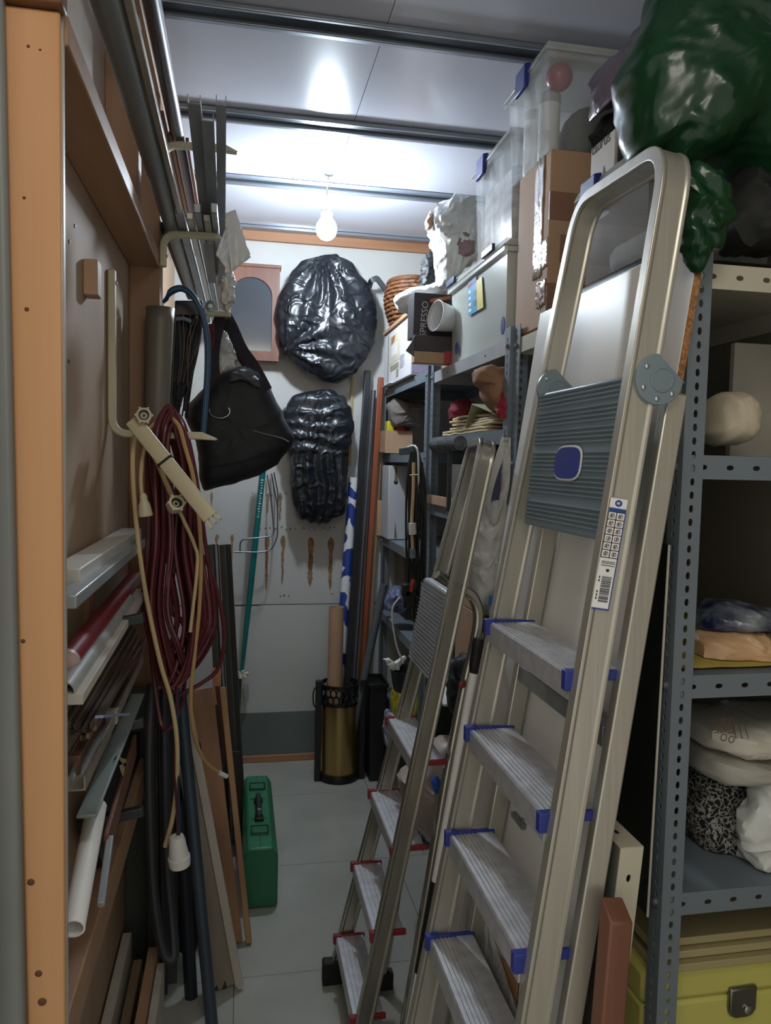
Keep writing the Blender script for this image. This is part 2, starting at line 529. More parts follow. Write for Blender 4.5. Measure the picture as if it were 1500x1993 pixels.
for x, y, r in ((55, 90, .0022), (78, 97, .0016), (47, 385, .0022), (52, 602, .003), (45, 1248, .003), (82, 1950, .006), (75, 1895, .005), (60, 1717, .005)):
    p = at(x, y, Y=1.05)
    part(wl, 'knot', MB().lathe([(r, 0), (r * .6, .0012)], (p.x, 1.05, p.z), V((0, -1, 0)), n=9), mat('pine_knot', (92, 54, 30), rough=.6))
part(wl, 'rail', MB().box(LX, -.222, 1.083, 2.245, 2.03, 2.068), PINE_Y, bevel=.003)
part(wl, 'rail', MB().box(LX, -.222, 1.083, 3.7, 2.50, 2.54), PINE_Y, bevel=.003)
part(wl, 'stud', MB().box(LX, -.222, 2.245, 2.33, 0, 2.499), PINE_S, bevel=.003)
part(wl, 'stud', MB().box(LX, -.232, 1.86, 1.915, 2.069, 2.499), PINE_S, bevel=.003)
part(wl, 'batten', MB().box(LX, -.285, 2.04, 2.10, 2.069, 2.36), mat('white_batten', (206, 200, 192), rough=.6))
for x, y in ((146, 440), (135, 470), (218, 533), (134, 703), (275, 505)):
    p = at(x, y, X=LX + .001)
    part(wl, 'screw', MB().lathe([(.004, 0), (.003, .002)], (LX, p.y, p.z), V((1, 0, 0)), n=8), DARKMETAL)
p = at(165, 538, X=LX)
a, b = at(157, 545, X=LX), at(172, 545, X=LX)
part(wl, 'wood_cleat', MB().box(LX, LX + .028, p.y - .022, p.y + .022, at(160, 572, X=LX).z, at(165, 508, X=LX).z), wood('pale_cleat', (196, 164, 132), (176, 140, 110), 'z', 20), bevel=.003)

struct('wall_right', MB().box(RX, RX + .08, -.2, BY + .06, 0, H + .07), mat('grey_beige_plaster', (138, 130, 114), rough=.8, var=.05, vs=2))

# ---------------------------------------------------------------- lamp
bp = at(640, 340, Z=H)
bx, byy = bp.x, bp.y
T = thing('bare_bulb', 'bare glowing light bulb hanging on short wire from ceiling hook', 'lamp', (bx, byy, H))
part(T, 'hook_plate', MB().lathe([(.018, 0), (.014, -.004)], (bx, byy, H), n=16), GALV)
part(T, 'hook', MB().tube(spline([(bx, byy, H - .004), (bx, byy, H - .02), (bx + .011, byy, H - .03), (bx + .004, byy, H - .042), (bx - .006, byy, H - .036)], 5), .0018, 6), GALV)
part(T, 'wire', MB().tube(spline([(bx, byy, H - .004), (bx - .008, byy, H - .03), (bx - .006, byy - .004, H - .06), (bx - .006, byy, H - .085)], 5), .0028, 6), CREAM_CORD)
lz = H - .085
part(T, 'socket', MB().lathe([(.006, 0), (.016, -.006), (.019, -.02), (.019, -.055), (.022, -.058), (.022, -.068), (.015, -.07)], (bx - .006, byy, lz), n=18), WHITE_PL)
bm_ = bpy.data.materials.new('glowing_bulb_glass'); bm_.use_nodes = True
bb = bm_.node_tree.nodes['Principled BSDF']
bb.inputs['Base Color'].default_value = (1, 1, 1, 1)
bb.inputs['Emission Color'].default_value = (.78, .89, 1.0, 1); bb.inputs['Emission Strength'].default_value = BULB_STRENGTH * .64
part(T, 'bulb', MB().lathe([(.013, -.066), (.017, -.074), (.029, -.088), (.038, -.106), (.040, -.122), (.035, -.142), (.022, -.156), (.010, -.161), (.001, -.162)], (bx - .006, byy, lz), n=24), bm_)


# ================================================================ SHELVING
def rack(label, x0, y0, y1, levels, topm=None, front_lip_m=None, x1=None, top=1.875, nearholes=False):
    x1 = x1 or x0 + .40
    T = thing('shelving_unit', label, 'shelf', (x0 + .2, (y0 + y1) / 2, 0), 'slotted angle shelving units along the right wall')
    for cx, sxn in ((x0, 1), (x1, -1)):
        for cy, syn in ((y0, 1), (y1, -1)):
            mb = MB()
            mb.slotplate((cx, cy, 0), (sxn, 0, 0), (0, 0, 1), .037, top, .0226, .0082, .0130)
            mb.slotplate((cx, cy, 0), (0, syn, 0), (0, 0, 1), .037, top, .0226, .0075, .0125)
            part(T, 'upright', mb, RACK, solid=.0022, flat=True)
    for i, z in enumerate(levels):
        m = topm if (i == 0 and topm) else RACK
        mb = MB()
        a, b, c, d = x0 + .003, x1 - .003, y0 + .003, y1 - .003
        mb.add([(a, c, z), (b, c, z), (b, d, z), (a, d, z)], [(0, 1, 2, 3)])
        hgt = .04
        mb.slotplate((a, c, z - hgt), (0, 0, 1), (1, 0, 0), hgt, b - a, .05, .009, .014, start=.012) if nearholes else mb.add([(a, c, z - hgt), (b, c, z - hgt), (b, c, z), (a, c, z)], [(0, 1, 2, 3)])
        mb.slotplate((a, c, z - hgt), (0, 0, 1), (0, 1, 0), hgt, d - c, (d - c - .02) / 2, .008, .012, start=.01)
        mb.add([(b, c, z - hgt), (b, d, z - hgt), (b, d, z), (b, c, z)], [(0, 1, 2, 3)])
        mb.add([(a, d, z - hgt), (b, d, z - hgt), (b, d, z), (a, d, z)], [(0, 1, 2, 3)])
        part(T, 'shelf', mb, m, solid=.0016, flat=True)
        for q in (y0 + .018, y1 - .018):
            part(T, 'bolt', MB().lathe([(.0065, 0), (.0065, .004), (.004, .006)], (x0 - .001, q, z - .02), V((-1, 0, 0)), n=6), GALV)
    return T


S1 = (.725, 1.152, 1.965); S2 = (.715, 1.975, 2.835); S3 = (.705, 2.845, 3.735)
L1 = (1.84, 1.525, 1.150, .765, .33); L2 = (1.845, 1.60, 1.35, .76, .38); L3 = (1.86, 1.545, 1.135, .76, .375)
rack('grey slotted shelving unit nearest the viewer, its perforated post beside the tall ladder', *S1, L1, topm=CREAM_RACK, nearholes=True)
rack('grey slotted shelving unit in the middle of the right hand row behind the small ladder', *S2, L2, topm=mat('pale_rack_paint', (158, 160, 162), rough=.5, metal=.1))
rack('grey slotted shelving unit farthest back, touching the white back wall', *S3, L3)


# ================================================================ LADDERS
def Xn(z): return .337 + .143 * z
def Xf(z): return .3065 + .172 * z


YN, YF = 1.075, 1.462
T = thing('platform_ladder', 'tall aluminium platform ladder with navy step caps leaning folded against the shelves', 'ladder', (.45, 1.27, 0))
NL = V((1, 0, -.157)).normalized()
path = fillet([(Xn(0), YN - .03, 0), (Xn(1.99), YN, 1.99), (Xf(2.03), YF, 2.03), (Xf(0), YF + .03, 0)], .075, 8)
prof = [(-.011, 0), (.011, 0), (.011, .006), (.009, .008), (.009, .040), (.011, .042), (.011, .048), (-.011, .048), (-.011, .042), (-.009, .040), (-.009, .008), (-.011, .006)]
part(T, 'front_frame', MB().sweep(path, prof, NL), ALU, sharp=25, bevel=.0015)
RP = [(-.011, 0), (.011, 0), (.011, .034), (-.011, .034)]
for y, dyy in ((YN + .004, -.03), (YF - .004, .03)):
    part(T, 'rear_leg', MB().sweep([(.409, y + dyy, 0), (.409 + .144 * 1.62, y, 1.62)], RP, NL), ALU, bevel=.003)
for z in (1.06, .45):
    part(T, 'rear_brace', MB().box(.407 + .144 * z + .006, .407 + .144 * z + .03, YN + .01, YF - .01, z, z + .034), GALV, bevel=.002)
for z in (1.183, .962, .742, .521, .30, .085):
    x = (Xn(z) + Xf(z)) / 2 - .006
    ya, yb = YN + .012 - .03 * (1 - z / 2), YF - .012 + .03 * (1 - z / 2)
    pr = [(0, -.042), (0, -.004), (.003, 0)]
    for k in range(6):
        pr += [(.008 + .0085 * k, 0), (.0092 + .0085 * k, -.0022), (.0116 + .0085 * k, -.0022), (.0128 + .0085 * k, 0)]
    pr += [(.092, 0), (.092, -.022), (.0895, -.022), (.0895, -.005), (.004, -.005), (.003, -.042)]
    s = part(T, 'step', MB().prism([(x + a, ya, z + b) for a, b in pr], (0, yb - ya, 0)), ALU_TREAD, sharp=20)
    for y0 in (ya - .002, yb - .008):
        mb = MB().box(x - .005, x + .097, y0, y0 + .010, z - .012, z + .004)
        mb.box(x - .009, x + .018, y0 - .002, y0 + .014, z - .026, z + .006)
        part(s, 'step_cap', mb, BLUE_PL, label='navy plastic end cap', bevel=.002)
# folded standing platform
sb, st = 1.385, 1.645
mb = MB()


def plat(s, d=0):        # s along the rail 0..1, d out of the face
    z = sb + (st - sb) * s
    return V((Xn(z) + .026 - .012 * s - d, 0, z + d * .15))


mb.hexa([plat(0, -.012) + V((0, YN + .016, 0)), plat(0, -.012) + V((0, YF - .02, 0)), plat(0) + V((0, YF - .02, 0)), plat(0) + V((0, YN + .016, 0)),
         plat(1, -.012) + V((0, YN + .016, 0)), plat(1, -.012) + V((0, YF - .02, 0)), plat(1) + V((0, YF - .02, 0)), plat(1) + V((0, YN + .016, 0))])
pf = part(T, 'platform', mb, GREY_PL, label='grey ribbed plastic platform', bevel=.005)
mb = MB()
yc = (YN + YF) / 2 - .01
for g in ((.05, 5), (.245, 5), (.41, 5), (.60, 4), (.735, 4), (.87, 4)):
    for k in range(g[1]):
        s = g[0] + k * .03
        rng = ((YN + .03, YF - .03),)
        if g[0] == .41: rng = ((YN + .03, yc - .058), (yc + .048, YF - .03))
        for y0, y1 in rng:
            a, b = plat(s), plat(s, .004)
            mb.prism([a + V((0, y0, 0)), b + V((0, y0, .002)), b + V((0, y0, .004)), plat(s + .02) + V((0, y0, 0))], (0, y1 - y0, 0))
part(pf, 'tread_ribs', mb, GREY_PL)
cpt = plat(.47, .003)
ovl = [(.050 * math.copysign(abs(math.cos(a)) ** .6, math.cos(a)), .028 * math.copysign(abs(math.sin(a)) ** .6, math.sin(a))) for a in [2 * PI * k / 32 for k in range(32)]]
upd = (plat(1) - plat(0)).normalized()
part(pf, 'badge_rim', MB().prism([cpt + V((0, yc + a * 1.08, 0)) + upd * b * 1.12 for a, b in ovl], (-.002, 0, 0)), WHITE_PL)
part(pf, 'badge', MB().prism([cpt + V((-.001, yc + a, 0)) + upd * b for a, b in ovl], (-.003, 0, 0)), BLUE_PL, label='navy badge')
# hinge discs
for c, yo, r in ((at(1281, 739, Y=YN - .018), YN - .022, .0385), (V((Xf(1.66) + .03, 0, 1.655)), YF - .022, .040)):
    arc = [(r * math.cos(a), r * math.sin(a)) for a in [math.radians(95 + k * 10) for k in range(27)]] + [(r * 1.12, -.004)]
    h = part(T, 'hinge_disc', MB().prism([(c.x + a, yo, c.z + b) for a, b in arc], (0, .010, 0)), GREY_PL, label='round grey hinge plate', bevel=.002)
    part(h, 'hinge_boss', MB().lathe([(.019, 0), (.019, .0015), (.0165, .0018), (.0155, .0006), (.001, .0006)], (c.x + .004, yo, c.z), V((0, -1, 0)), n=28), GREY_PL)
    for a in (140, 205, 262, 315):
        part(h, 'rivet', MB().lathe([(.004, 0), (.0035, .002), (.001, .0028)], (c.x + r * .76 * math.cos(math.radians(a)), yo, c.z + r * .76 * math.sin(math.radians(a))), V((0, -1, 0)), n=10), CHROME)
# instruction sticker on the outer face of the near rail
fy = YN - .013
top_, bot_ = at(1200, 970, Y=fy), at(1160, 1184, Y=fy)
ax = (top_ - bot_).normalized(); wx = V((1, 0, -.143)).normalized()
SL = (top_ - bot_).length; SW = .028


def stk(u, v, d=0):      # sticker coords: u across 0..1, v down 0..1
    yy = YN - .0302 * (1 - (top_ - ax * SL * v).z / 2) - .0128 - d
    p = top_ - ax * SL * v + wx * SW * (u - .5)
    p.y = yy
    return p


def srect(u0, u1, v0, v1, d): return [stk(u0, v0, d), stk(u1, v0, d), stk(u1, v1, d), stk(u0, v1, d)]


sk = part(T, 'sticker', MB().prism(srect(0, 1, 0, 1, 0), (0, -.0004, 0)), PAPER_W, label='white instruction sticker')
part(sk, 'sticker_band', MB().prism(srect(.0, 1, .088, .12, .0005), (0, -.0003, 0)), INK_BL)
part(sk, 'sticker_border', MB().prism(srect(0.97, 1.03, .12, 1, .0005), (0, -.0003, 0)).prism(srect(0, 1.03, .985, 1.0, .0005), (0, -.0003, 0)), INK_BL)
part(sk, 'sticker_logo', MB().prism([stk(.5 + .21 * math.cos(a), .043 + .030 * math.sin(a), .0005) for a in [2 * PI * k / 20 for k in range(20)]], (0, -.0003, 0)), INK_BL)
part(sk, 'sticker_logo', MB().prism([stk(.48 + .10 * math.cos(a), .043 + .012 * math.sin(a), .0009) for a in [math.radians(40 + k * 30) for k in range(11)]], (0, -.0003, 0)), INK_W)
mb = MB()
for r_ in range(7): mb.prism(srect(0, 1, .12 + .068 * r_, .127 + .068 * r_, .0005), (0, -.0003, 0))
mb.prism(srect(.47, .52, .12, .535, .0005), (0, -.0003, 0)).prism(srect(0, .04, .12, .535, .0005), (0, -.0003, 0))
part(sk, 'pictogram_grid', mb, INK)
mb = MB()
for r_ in range(6):
    for c_ in (.26, .75):
        v0 = .158 + .068 * r_
        ring = [(c_ + .14 * math.cos(a), v0 + .021 * math.sin(a)) for a in [2 * PI * k / 14 for k in range(14)]]
        for k in range(14):
            a, b = ring[k], ring[(k + 1) % 14]
            s_ = .78
            mb.prism([stk(*a, .0005), stk(*b, .0005), stk(c_ + (b[0] - c_) * s_, v0 + (b[1] - v0) * s_, .0005), stk(c_ + (a[0] - c_) * s_, v0 + (a[1] - v0) * s_, .0005)], (0, -.0003, 0))
        k = rnd.uniform(-.06, .06)
        mb.prism([stk(c_ - .1 + k, v0 + .014, .0005), stk(c_ - .06 + k, v0 + .016, .0005), stk(c_ + .1, v0 - .012, .0005), stk(c_ + .06, v0 - .014, .0005)], (0, -.0003, 0))
        mb.prism([stk(c_ - .05 + k, v0 - .010, .0005), stk(c_ + .02 + k, v0 - .012, .0005), stk(c_ + .03, v0 + .012, .0005), stk(c_ - .02, v0 + .012, .0005)], (0, -.0003, 0))
part(sk, 'pictograms', mb, mat('faded_red_ink', (96, 66, 66), rough=.7))
mb = MB(); v = .70
while v < .93:
    t_ = rnd.choice((.003, .005, .008)); mb.prism(srect(.3, .86, v, v + t_, .0005), (0, -.0003, 0)); v += t_ + rnd.choice((.004, .006))
for v in (.565, .580, .60): mb.prism(srect(.12, .9, v, v + .006, .0005), (0, -.0003, 0))
mb.prism([stk(.55 + .1 * math.cos(a), .645 + .014 * math.sin(a), .0005) for a in [2 * PI * k / 12 for k in range(12)]], (0, -.0003, 0))
for v in (.70, .73, .83, .86, .89): mb.prism(srect(.12, .19, v, v + .02, .0005), (0, -.0003, 0))
part(sk, 'barcode', mb, INK)
for y in (YN - .03, YF + .03):
    part(T, 'rubber_foot', MB().box(Xn(0) - .006, Xn(0) + .056, y - .017, y + .017, -.0005, .035), BLUE_PL, bevel=.004)

# ---- smaller step ladder
SYN, SYF = 1.75, 2.07
_a, _b = at(890, 1070, Y=SYN), at(762, 1650, Y=SYN)
_c, _d = at(856, 1060, Y=SYF), at(738, 1520, Y=SYF)
def sn(z): return _b.x + (_a.x - _b.x) * (z - _b.z) / (_a.z - _b.z)
def sf(z): return _d.x + (_c.x - _d.x) * (z - _d.z) / (_c.z - _d.z)


T = thing('step_ladder', 'smaller aluminium step ladder with dark red step caps and rounded handrail loop', 'ladder', (.4, 1.92, 0))
NS = V((1, 0, -.19)).normalized()
path = fillet([(sn(0), SYN - .02, 0), (sn(1.56), SYN + .012, 1.56), (sf(1.555), SYF - .02, 1.555), (sf(0), SYF + .02, 0)], .06, 8)
prof = [(-.010, 0), (.010, 0), (.010, .006), (.008, .008), (.008, .034), (.010, .036), (.010, .042), (-.010, .042), (-.010, .036), (-.008, .034), (-.008, .008), (-.010, .006)]
part(T, 'front_frame', MB().sweep(path, prof, NS), ALU_S, sharp=25, bevel=.0015)
for z in (.78, .57, .36, .15):
    x = (sn(z) + sf(z)) / 2 - .008
    ya, yb = SYN - .005, SYF + .004
    pr = [(0, -.035), (0, -.003), (.003, 0)] + [q for k in range(5) for q in ((.012 + .012 * k, 0), (.013 + .012 * k, -.001), (.015 + .012 * k, -.001), (.016 + .012 * k, 0))] + [(.078, 0), (.078, -.018), (.0755, -.018), (.0755, -.004), (.004, -.004), (.003, -.035)]
    s = part(T, 'step', MB().prism([(x + a, ya, z + b) for a, b in pr], (0, yb - ya, 0)), ALU_TREAD, sharp=20)
    for y0 in (ya - .002, yb - .007):
        mb = MB().box(x - .004, x + .083, y0, y0 + .009, z - .010, z + .004)
        mb.box(x - .007, x + .014, y0 - .002, y0 + .012, z - .022, z + .005)
        part(s, 'step_cap', mb, RED_PL, label='dark red plastic end cap', bevel=.002)
mb = MB()
za, zb_ = .965, 1.185
a0, a1 = V((sn(za) + .020, 0, za)), V((sn(zb_) + .014, 0, zb_))
ny = 22
for k in range(ny):
    p, q = a0.lerp(a1, k / ny), a0.lerp(a1, (k + .62) / ny)
    mb.prism([p + V((0, SYN + .012, 0)), p + V((-.004, SYN + .012, .001)), q + V((-.004, SYN + .012, 0)), q + V((0, SYN + .012, 0))], (0, SYF - SYN - .05, 0))
pl = part(T, 'platform', MB().hexa([a0 + V((0, SYN + .012, 0)), a0 + V((0, SYF - .035, 0)), a0 + V((.02, SYF - .035, 0)), a0 + V((.02, SYN + .012, 0)), a1 + V((0, SYN + .012, 0)), a1 + V((0, SYF - .035, 0)), a1 + V((.02, SYF - .035, 0)), a1 + V((.02, SYN + .012, 0))]), ALU_TREAD, label='ribbed grey folded platform', bevel=.002)
part(pl, 'tread_ribs', mb, mat('ribbed_grey', (150, 152, 152), rough=.4, metal=.3))
rt = [at(x, y, Y=yy) for x, y, yy in ((903, 1148, 1.775), (922, 1165, 1.782), (931, 1200, 1.785), (922, 1260, 1.785), (905, 1330, 1.785), (872, 1500, 1.785), (838, 1700, 1.785))]
d = (rt[-1] - rt[-2]).normalized(); rt.append(rt[-1] + d * ((rt[-1].z - .012) / -d.z))
part(T, 'rear_tube', MB().tube(spline(rt, 5), .0135, 12), ALU_S, label='bent tubular rear leg')
part(T, 'rear_tube', MB().tube(spline([p + V((0, .26, 0)) for p in rt], 5), .0135, 12), ALU_S, label='bent tubular rear leg')
p = at(899, 1332, Y=1.765)
part(T, 'rivet_cap', MB().lathe([(.009, 0), (.009, .004), (.006, .006)], p, V((0, -1, 0)), n=14), RED_PL)
p = at(897, 1140, Y=1.735)
part(T, 'rivet', MB().lathe([(.005, 0), (.004, .003)], (p.x, 1.738, p.z), V((0, -1, 0)), n=10), CHROME)
for x, y in ((sn(0) + .025, SYN - .02), (sf(0) + .025, SYF + .02), (rt[-1].x, rt[-1].y), (rt[-1].x, rt[-1].y + .26)):
    part(T, 'rubber_foot', MB().box(x - .035, x + .033, y - .016, y + .016, 0, .07 if x < .3 else .05), BLACK_RUB, bevel=.005)


# ================================================================ LEFT WALL AND HANGING THINGS
def poly3(pts, **k): return [at(x, y, **k) for x, y in pts]


def resample(poly, n):
    P = [V(p) for p in poly]; P.append(P[0])
    L = [0]
    for a, b in zip(P, P[1:]): L.append(L[-1] + (b - a).length)
    out = []; j = 0
    for i in range(n):
        t = L[-1] * i / n
        while L[j + 1] < t: j += 1
        out.append(P[j].lerp(P[j + 1], (t - L[j]) / max(1e-9, L[j + 1] - L[j])))
    return out


def outline_bag(mb, poly, axis, depth, n=72, rings=18, amp=.006, f=9, seed=0, pw=2.6, disp=None, smooth=True, zmin=None):
    """soft bag: an outline in the plane across `axis`, swelling to `depth` along it"""
    n = max(n, 84); rings = max(rings, 26); amp *= 1.5
    R = resample(poly, n)
    if smooth:
        for _ in range(2): R = [R[i - 1] * .25 + R[i] * .5 + R[(i + 1) % n] * .25 for i in range(n)]
    c = sum(R, V((0, 0, 0))) / n
    axis = V(axis).normalized()

    def fn(u, v):
        s = -1 + 2 * v
        sc = 1 - abs(s) ** 1.5
        a = math.copysign(math.acos(min(1, sc ** (pw / 2))), s)
        h = math.copysign(max(0, 1 - sc ** pw) ** (1 / pw), s) * depth / 2
        q = R[int(round(u * n)) % n]
        p = c + (q - c) * max(sc, .001) + axis * h
        d = (q - c).normalized() * math.cos(a) + axis * math.sin(a)
        k = amp * crumple(p, f, seed)
        if disp: k += disp(p, s, (q - c), sc)
        p = p + d * k
        if zmin is not None and p.z < zmin: p.z = zmin + .0006 * (1 + nz(p, 30))
        return p
    return mb.grid(fn, n, rings, wrap=True)


# storage hooks on the studs
def hook(lab, base, z0, z1, xe, ze, y, lip=True):
    T = thing('wall_hook', lab, 'hook', (base, y, min(z0, z1)), 'cream steel storage hooks on the left wall')
    pth = fillet([(base, y, z0), (base, y, z1), (xe, y, ze)], .04, 6)
    part(T, 'arm', MB().sweep(pth, [(-.009, -.011), (.009, -.011), (.009, .011), (-.009, .011)], V((0, 1, 0))), CREAM_MT, bevel=.004)
    part(T, 'end_tip', MB().prism([(xe - .005, y - .011, ze - .009), (xe + .03, y - .009, ze - .010), (xe + .034, y - .009, ze - .006), (xe - .002, y - .011, ze + .009)], (0, .022, 0)), CREAM_MT, bevel=.002)
    part(T, 'screw', MB().lathe([(.005, 0), (.004, .003)], (base + .009, y, z0 + (.03 if z1 > z0 else -.03)), V((1, 0, 0)), n=10), GALV)
    return T


YA = 1.893
za1, za2 = at(222, 530, X=-.294).z, at(300, 846, Y=YA).z
hook('long cream steel wall hook by the wood cleat, carrying the maroon cable coil', -.295, za1, za2, -.085, za2, YA)
YB = 2.232
zB = at(390, 288, Y=YB).z; zC = at(380, 460, Y=YB).z
hook('cream steel wall hook highest up, behind the tilted grey channel profiles', -.212, zB - .10, zB, -.045, zB + .004, YB)
hook('cream steel wall hook below the topmost one, holding the grey pipe', -.212, zC - .09, zC, -.075, zC + .004, YB)
YD = 2.47
zD = at(400, 612, Y=YD).z
mb = MB()
T = thing('wall_hook', 'cream steel wall hook behind the grey roll, holding the black duffel bag', 'hook', (-.222, YD, zD - .1), 'cream steel storage hooks on the left wall')
part(T, 'arm', MB().sweep(fillet([(-.296, YD, zD - .12), (-.296, YD, zD), (-.03, YD, zD + .004)], .04, 6), [(-.009, -.011), (.009, -.011), (.009, .011), (-.009, .011)], V((0, 1, 0))), CREAM_MT, bevel=.004)

# long stock lying on the upper hooks
mb = MB(); zp = zC + .011 + .0265
mb.tube([(-.190, .95, zp - .012), (-.190, 3.2, zp + .003)], .0245, 18, cap=False)
mb.tube([(-.190, 3.2, zp + .003), (-.190, .95, zp - .012)], .0205, 18, cap=False)
solo('steel_pipe', mb, PIPE_GREY, 'thick grey pipe on the second hook, running up out of the top of the photo', 'pipe')
solo('flat_bar', MB().beam((-.158, .95, zp - .018), (-.158, 2.9, zp - .016), .012, .016), ALU, 'bright aluminium bar lying along the right side of the thick grey pipe', 'bar', bevel=.002)
solo('black_tube', MB().tube([(-.212, 2.26, zC + .03), (-.200, 3.2, zC + .03)], .013, 12), BLACK_RUB, 'black tube beyond the second hook, left of the lit end of the pipe', 'tube')
zq = zB + .012
mb = MB(); mb.tube([(-.176, 1.45, zq + .019), (-.176, 3.2, zq + .019)], .019, 16)
T = solo('steel_tube', mb, wood('brown_tube', (96, 84, 86), (76, 66, 70), 'y', 8, rough=.35), 'dark purplish brown tube lying on the topmost hook', 'pipe')
for i, (x, y0, y1, hh) in enumerate(((-.204, 2.1, 3.3, .022), (-.192, 2.2, 3.45, .012), (-.150, 2.24, 3.0, .016))):
    solo('wood_batten', MB().beam((x, y0, zq + hh / 2), (x, y1, zq + hh / 2), .009, hh), wood('red_brown_batten', (150, 104, 78), (120, 78, 56), 'y', 12),
         ('thick reddish wood batten against the stud on the topmost hook', 'thin reddish wood batten between two others on the topmost hook', 'short reddish wood batten right of the brown tube on the topmost hook')[i], 'batten', 'battens on the topmost hook', bevel=.001)


def channel(a, b, wd, ht, t=.002, m=None):
    mb = MB()
    a, b = V(a), V(b)
    d, s, u = rot_frame(b - a)
    prof = [(-wd / 2, 0), (wd / 2, 0), (wd / 2, ht), (wd / 2 - t, ht), (wd / 2 - t, t), (-wd / 2 + t, t), (-wd / 2 + t, ht), (-wd / 2, ht)]
    return mb.sweep([a, b], prof, V((0, 0, 1)))


GALV_D = mat('dull_grey_profile', (150, 154, 158), rough=.5, metal=.25, var=.16, vs=18, stretch=(1, .15, 1))
for i, (xt, yt, xc, wd, ht, lb) in enumerate(((377, 202, 401, .028, .022, 'grey channel profile tilted up from the second hook, left of three'), (404, 236, 415, .026, .018, 'grey channel profile tilted up from the second hook, shorter one in the middle of three'),
                                              (430, 205, 431, .022, .024, 'grey channel profile tilted up from the second hook, right of three'))):
    pa_, pc_ = at(xt, yt, Y=1.74), at(xc, 448, Y=YB)
    pc_.z = max(pc_.z, zC + .036)
    solo('channel_profile', channel(pa_, pc_ + (pc_ - pa_) * .75, wd, ht), GALV_D, lb, 'profile', 'grey channels tilted on the second hook')
zq = zC + .012
for i, (x, yy, wd, ht) in enumerate(((-.160, 2.08, .022, .020), (-.134, 2.12, .018, .018), (-.112, 2.06, .018, .024), (-.090, 2.12, .018, .016), (-.070, 2.05, .016, .026))):
    solo('metal_strip', MB().beam((x, yy, zq + ht / 2), (x + .012, 3.68, zq + ht / 2), wd, ht),
         (GALV, ALU, GALV, WHITE_WOOD, GALV)[i], ('grey strip nearest the pipe on the second hook', 'bright aluminium strip second from the pipe on the second hook', 'grey strip in the middle of five on the second hook',
                                                  'white wooden strip fourth from the pipe on the second hook', 'tall grey strip at the outer end of the second hook')[i], 'strip', 'strips on the second hook', bevel=.002)
# crumpled white paper and plastic hung on the profile ends
mb = MB()
for k, (px0, py0, px1, py1, px2, py2, px3, py3) in enumerate(((438, 415, 458, 408, 487, 496, 450, 530), (420, 495, 440, 440, 488, 500, 447, 532))):
    qs = [at(px0, py0, Y=2.05 + .02 * k), at(px1, py1, Y=2.10 + .02 * k), at(px2, py2, Y=2.10 + .02 * k), at(px3, py3, Y=2.05 + .02 * k)]
    mb.grid(lambda u, v: qs[0].lerp(qs[1], u).lerp(qs[3].lerp(qs[2], u), v) + V((0, 1, 0)) * .012 * crumple((u, v, k), 2.2, 3 + k), 14, 14)
solo('paper_wrapping', mb, PAPER_W, 'folded white paper wrapping hanging at the ends of the grey strips', 'paper', solid=.0015)
solo('plastic_wrapping', outline_bag(MB(), poly3([(432, 535), (452, 528), (460, 556), (455, 590), (440, 610), (428, 585)], Y=2.14), (0, 1, 0), .05, n=40, rings=12, amp=.006, f=26, seed=5), BAG_WHITE, 'crumpled pale plastic scrap below the white paper wrapping', 'wrapping')

# grey plastic roll behind the stud, dark strand bundle, blue cable
a, b = at(313, 600, Y=2.17), at(303, 866, Y=2.17)
mb = MB(); N_ = 40
mb.grid(lambda u, v: a.lerp(b, v) + V((math.cos(u * 2 * PI * 1.15) * (.040 - .004 * u), math.sin(u * 2 * PI * 1.15) * (.040 - .004 * u), 0)) * (1 - .12 * v), 40, 10)
solo('plastic_roll', mb, mat('smoky_grey_plastic', (108, 102, 92), rough=.45, var=.22, vs=12, stretch=(1, 1, .15), bump=.2, bs=14), 'tall smoky grey plastic roll standing out between stud and dark strands', 'roll', solid=.0015)
T = thing('cord_bundle', 'hanging bundle of thin dark cords tapering downwards beside the grey roll', 'cords', at(368, 800, Y=2.34))
mb = MB()
for k in range(95):
    t = rnd.random()
    p0 = at(338 + 62 * t, 604 + rnd.uniform(-6, 8), Y=2.34 + rnd.uniform(-.03, .03)); p1 = at(332 + 32 * t, 800 + rnd.uniform(-60, 15), Y=2.34 + rnd.uniform(-.02, .02))
    m_ = p0.lerp(p1, .5) + V((rnd.uniform(-.012, .012), 0, 0))
    mb.tube(spline([p0, m_, p1], 4), .0027, 5)
o = part(T, 'cord', mb, mat('charcoal_cord', (42, 42, 50), rough=.5, var=.5, vs=30)); o['kind'] = 'stuff'
mb = MB()
for k in range(7):
    t = rnd.random()
    p0 = at(345 + 52 * t, 606, Y=2.30); p1 = at(345 + 24 * t, 790 + rnd.uniform(-90, 30), Y=2.305)
    mb.tube(spline([p0, p0.lerp(p1, .5) + V((rnd.uniform(-.012, .012), -.005, 0)), p1], 4), .0017, 5)
o = part(T, 'cord', mb, mat('brown_cord', (104, 84, 66), rough=.5), label='brown cords among the dark ones'); o['kind'] = 'stuff'
part(T, 'tie_block', MB().hexa([at(x, y, Y=Y) for Y in (2.30, 2.38) for x, y in ((340, 615), (394, 615), (394, 585), (340, 585))]), BLACK_PL, bevel=.004)
part(T, 'tie_strap', MB().tube(spline([at(338, 622, Y=2.296), at(356, 620, Y=2.292), at(372, 626, Y=2.296)], 4), .006, 8), GREY_PL)
cl = at(395, 840, Y=2.2)
T = thing('blue_cable', 'blue cable looped over the second hook, dropping beside the duffel bag', 'cable', cl)
